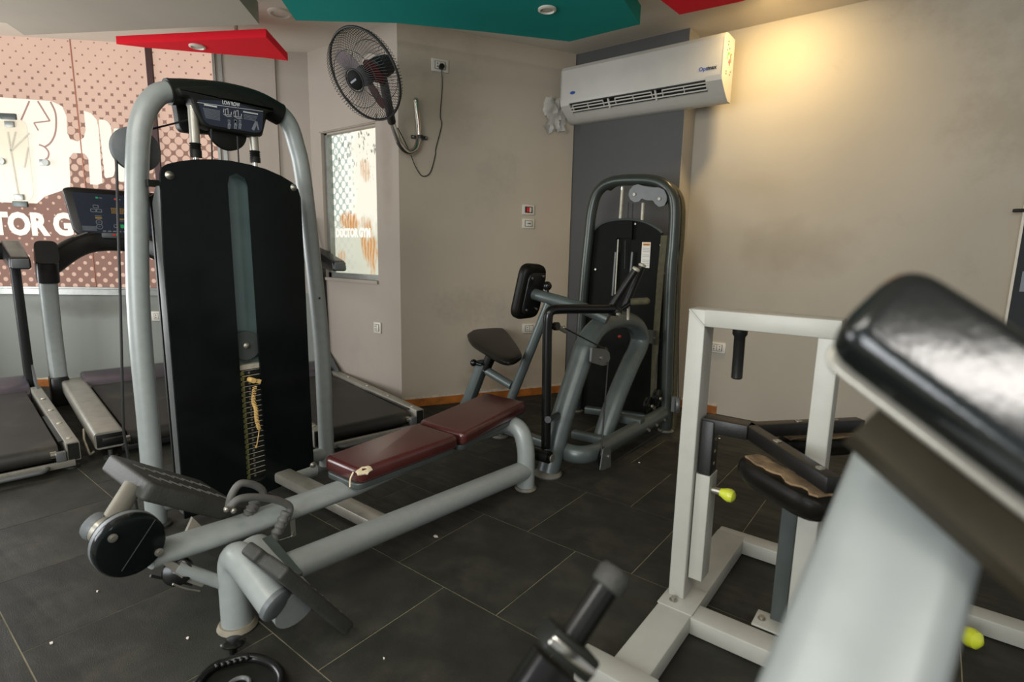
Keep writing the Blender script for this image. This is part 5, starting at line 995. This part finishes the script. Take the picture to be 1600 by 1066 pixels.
# ================================================================== TREADMILLS
def treadmill(label, rear, hd, W, style, length=1.62):
    """rear = floor point under the middle of the rear end; hd = heading of the front, degrees from +Y towards -X"""
    a = radians(hd); F = V((-sin(a), cos(a), 0)); S = V((cos(a), sin(a), 0)) ; rear = V(rear)
    t = thing('treadmill', label, 'treadmill', rear, 'treadmills')
    def p(f, s, z): return rear + F * f + S * s + ZA * z
    ax = (F, S, ZA)
    bw = W - (.30 if style == 'silver' else .16)
    rw = (W - bw) / 2
    # belt loop
    g = G(); P = [(.05, .135), (length - .1, .165), (length - .03, .13), (length - .1, .075), (.05, .045)]
    o2 = [(.045 + .045 * cos(radians(90 + k * 15)), .09 + .045 * sin(radians(90 + k * 15))) for k in range(13)] + [(length - .05, .075), (length - .03, .12), (length - .05, .16)]
    g.slab(o2, bw - .02, rear, F, ZA); obj('running_belt', g, M['belt'], t, 40)
    for s in (-1, 1):
        c = s * (bw / 2 + rw / 2)
        if style == 'silver':
            g = G(); o2 = rrect(rw - .012, .095, .02, 4); g.sweep([p(0, c, .112), p(length - .12, c, .142)], o2, up=ZA); r_ = obj('side_rail', g, M['silver2'], t)
            g = G(); g.box(p(-.001, c, .112), (.004, rw - .03, .072), ax, .001); obj('rail_cavity', g, M['tm'], r_)
            g = G(); g.box(p(-.02, c + .01, .118), (.05, rw * .62, .028), ax, .004); obj('roller_block', g, M['tm'], r_)
            g = G(); g.cyl(p(-.012, c - s * rw * .42, .10), p(-.012, c - s * rw * .60, .10), .022, 14); obj('roller_end', g, M['chrome'], r_)
            g = G(); g.tube(fil([p(.35, c + s * rw * .5, .10), p(.28, c + s * (rw * .5 + .01), .06), p(.08, c + s * (rw * .5 + .01), .02), p(.07, c + s * rw * .45, .04)], .02, 3), .006, 6); obj('wire_bracket', g, M['edge'], r_)
        else:
            g = G(); g.slab(rrect(.056, .10, .004, 1), (0, length - .12), p(-.03, c + s * .01, .098), S, ZA, holes=[rrect(.046, .088, .002, 1)]) if False else g.rect([p(-.03, c + s * .008, .10), p(length - .12, c + s * .008, .125)], .056, .10, r=.004); r_ = obj('side_rail', g, M['silver2'], t)
            g = G(); g.box(p(-.0315, c + s * .008, .10), (.004, .046, .088), ax); obj('rail_cavity', g, M['iron'], r_)
            g = G(); g.box(p(.35, c - s * .026, .142), (.6, .03, .006), ax); obj('rail_strip', g, M['tm'], r_)
            for k in range(4): q = p(.06 + .32 * k, c + s * .006, .150 + .007 * k); g = G(); g.lathe([(.013, 0), (.011, .005), (.001, .007)], q, ZA, 10); obj('rail_rivet', g, M['edge'], r_)
            g = G(); g.box(p(-.028, c - s * .045, .085), (.03, .04, .05), ax, .002); obj('roller_block', g, M['galv'], r_)
            g = G(); g.cyl(p(.0, c - s * .06, .09), p(.0, c - s * .085, .09), .022, 14); obj('roller_end', g, M['chrome'], r_)
        for f in (.02, length - .25): g = G(); g.lathe([(.035, 0), (.035, .012), (.012, .016), (.012, .05)], p(f, c, 0), ZA, 16); obj('levelling_foot', g, M['rub'], t)
    if style != 'silver':
        g = G(); g.box(p(-.035, 0, .042), (.02, W - .06, .034), ax, .003); rb = obj('rear_bar', g, M['silver2'], t)
        g = G(); g.tube(fil([p(-.04, -W * .32, .04), p(-.085, -W * .30, .04), p(-.085, W * .30, .04), p(-.04, W * .32, .04)], .05, 5), .0115, 10); obj('lift_handle', g, M['galv'], rb)
    else:
        g = G(); g.box(p(.0, 0, .05), (.03, W - .25, .03), ax, .003); obj('rear_bar', g, M['tm'], t)
    # motor hood
    o2 = [(length - .16, .04), (length - .16, .16), (length - .10, .20), (length + .05, .235), (length + .20, .21), (length + .26, .12), (length + .24, .04)]
    if style == 'silver': o2 = [(f - .17 - max(0, f - length) * .35, z) for f, z in o2]
    g = G(); g.slab(rpoly(o2, .03, 3), (-bw / 2 - .02, bw / 2 + .02), rear, F, ZA, bev=.01); obj('motor_hood', g, M['hood'], t, 50)
    fm = length + (-.10 if style == 'silver' else .08)
    for s in (-1, 1):
        c = s * (W / 2 - (.0 if style == 'silver' else .045))
        if style == 'silver':
            g = G(); g.box(p(fm, c, .11), (.17, .11, .22), ax, .02); obj('mast_boot', g, M['tm'], t)
            mp = cr([p(fm - .01, c, .16), p(fm + .015, c, .5), p(fm - .03, c, .80), p(fm - .10, c, .96)], 6); g = G(); g.sweep(mp, rrect(.10, .14, .025, 3), up=F); obj('mast', g, M['silver'], t)
            mm_ = cr([p(fm - .09, c, .93), p(fm - .13, c, 1.03), p(fm - .19, c, 1.10), p(fm - .24, c, 1.12)], 5); g = G(); g.sweep(mm_, rrect(.125, .16, .035, 4), up=ZA); gd = obj('mast_head', g, M['tm'], t, 50)
            g = G(); g.sweep([p(fm - .09, c, .925), p(fm - .10, c, .955)], rrect(.118, .155, .03, 4), up=F); obj('mast_collar', g, M['tm'], t)
        else:
            g = G(); g.rect([p(fm - .06, c, .05), p(fm - .02, c, 1.02)], .055, .085, up=F, r=.006); obj('mast', g, M['tm'], t)
            g = G(); g.poly([p(fm - .30, c + s * .02, .16), p(fm - .06, c + s * .02, .16), p(fm - .06, c + s * .02, .34)], .012, S); obj('mast_gusset', g, M['galv'], t, 0)
            o2 = [(fm - .42, 1.005), (fm - .40, 1.085), (fm - .16, 1.14), (fm + .06, 1.20), (fm + .10, 1.13), (fm + .08, 1.05), (fm - .2, 1.02)]
            g = G(); g.slab(rpoly(o2, .03, 3), (-.055, .055), rear + S * c, F, ZA, bev=.018); gd = obj('side_handrail', g, M['tm'], t, 50)
            g = G(); g.box(p(fm - .412, c, 1.045), (.012, .09, .06), ax, .005); obj('handrail_cap', g, M['cap'], gd)
    if style == 'silver':
        g = G(); bar = cr([p(fm - .16, -(W / 2 - .01), 1.03), p(fm - .10, -W * .30, 1.15), p(fm - .04, -W * .12, 1.20), p(fm - .04, W * .12, 1.20), p(fm - .10, W * .30, 1.15), p(fm - .16, W / 2 - .01, 1.03)], 6)
        g.sweep(bar, rrect(.07, .15, .03, 4), up=ZA); obj('console_bridge', g, M['tm'], t, 50)
        g = G(); g.beam(p(fm - .105, -W * .30, 1.228), p(fm - .075, -W * .20, 1.262), .035, .006); lab(obj('sensor_strip', g, M['alu'], t), 'pale pulse sensor strip')
        g = G(); g.beam(p(fm - .04, 0, 1.2), p(fm + .02, 0, 1.34), .16, .05, up=F); obj('console_neck', g, M['tm'], t)
        cz = V(F * .16 + ZA).normalized(); cn = S.cross(cz); cn = cn if cn.dot(F) < 0 else -cn; o0 = p(fm - .02, .075, 1.40)
        cs = [(-.40, .17), (-.34, .185), (.34, .185), (.40, .17), (.36, -.13), (.30, -.19), (-.30, -.19), (-.36, -.13)]
        Uc = S if S.cross(cz).dot(cn) > 0 else -S; N_c = Uc.cross(cz)
        def cpt(u, v, h): return o0 + S * (u * .86) + cz * v + cn * h
        g = G(); g.poly([cpt(u, v, 0) for u, v in cs], .05, cn, bev=.012, r=.03); con = obj('console', g, M['tm'], t, 50)
        g = G(); g.poly([cpt(u, v, .0265) for u, v in ((-.34, .145), (.34, .145), (.30, -.15), (-.30, -.15))], .003, cn); scn = obj('console_screen', g, M['navy'], con, 0)
        def sq(u, v, w_, h_, mm, frame=False):
            g = G()
            if frame: g.slab(rrect(w_, h_, .004, 2), .0008, cpt(u, v, .0285), S, cz, holes=[rrect(w_ - .008, h_ - .008, .003, 2)])
            else: g.box(cpt(u, v, .0285), (w_, h_, .0008), (S, cz, cn))
            obj('console_print', g, M[mm], scn, 0)
        sq(-.175, .115, .014, .012, 'inkgr'); sq(-.150, .115, .022, .006, 'inkg'); sq(-.045, .113, .014, .012, 'inkr'); sq(-.02, .112, .022, .006, 'inkg')
        for u, v in ((-.19, .05), (-.21, .02), (-.17, .02)): sq(u, v, .034, .024, 'inkg', True)
        for i in range(14):
            for j in range(4): sq(-.08 + i * .0125, .042 - j * .0115, .008, .008, 'inko')
        sq(-.18, -.018, .04, .004, 'inkg'); sq(-.18, -.033, .04, .014, 'inko'); sq(-.02, -.036, .04, .010, 'inko'); sq(-.02, -.05, .045, .004, 'inkg')
        for v in (-.065, -.098):
            g = G(); g.slab(circ(.020, 20), .0008, cpt(-.18, v, .0285), S, cz, holes=[circ(.016, 20)]); obj('console_print', g, M['inkg'], scn, 0); sq(-.18, v, .014, .004, 'inkg')
        for i in range(6): sq(-.25, -.098 - i * .006, .085, .003, 'inkg')
        sq(-.06, -.09, .034, .024, 'inkg', True); sq(-.015, -.09, .028, .026, 'inkgr'); sq(.03, -.09, .03, .026, 'inkr', True)
        for i in range(8): sq(-.15 + i * .036, -.13, .02, .008, 'inkg')
        g = G(); g.box(p(fm - .06, -.02, 1.245), (.05, .11, .04), ax, .01); kp = obj('quick_keypad', g, M['cap'], t)
        for u, mm in ((.0, 'inkr'), (.022, 'inkgr')): g = G(); g.box(p(fm - .088, u, 1.25), (.004, .018, .014), ax); obj('quick_key', g, M[mm], kp, 0)
    else:
        g = G(); g.box(p(fm + .02, 0, 1.12), (.07, W - .12, .12), ax, .02); obj('console_bridge', g, M['tm'], t, 50)
        cz = V(F * .35 + ZA).normalized(); cn = S.cross(cz); cn = cn if cn.dot(F) < 0 else -cn
        g = G(); g.poly([p(fm + .02, 0, 1.30) + S * u + cz * v for u, v in ((-.30, .14), (.30, .14), (.27, -.14), (-.27, -.14))], .05, cn, bev=.012, r=.03); obj('console', g, M['tm'], t, 50)
    return t
treadmill('silver railed treadmill with wide black console behind the low row tower', (-3.47, 1.245, 0), 82.5, .82, 'silver')
treadmill('black mast treadmill cut by the left edge of the picture', (-3.55, .38, 0), 84.5, .80, 'black', 1.55)
treadmill('black mast treadmill along the window wall right of the tower', (-2.66, 2.025, 0), 79.5, .74, 'black', 1.42)
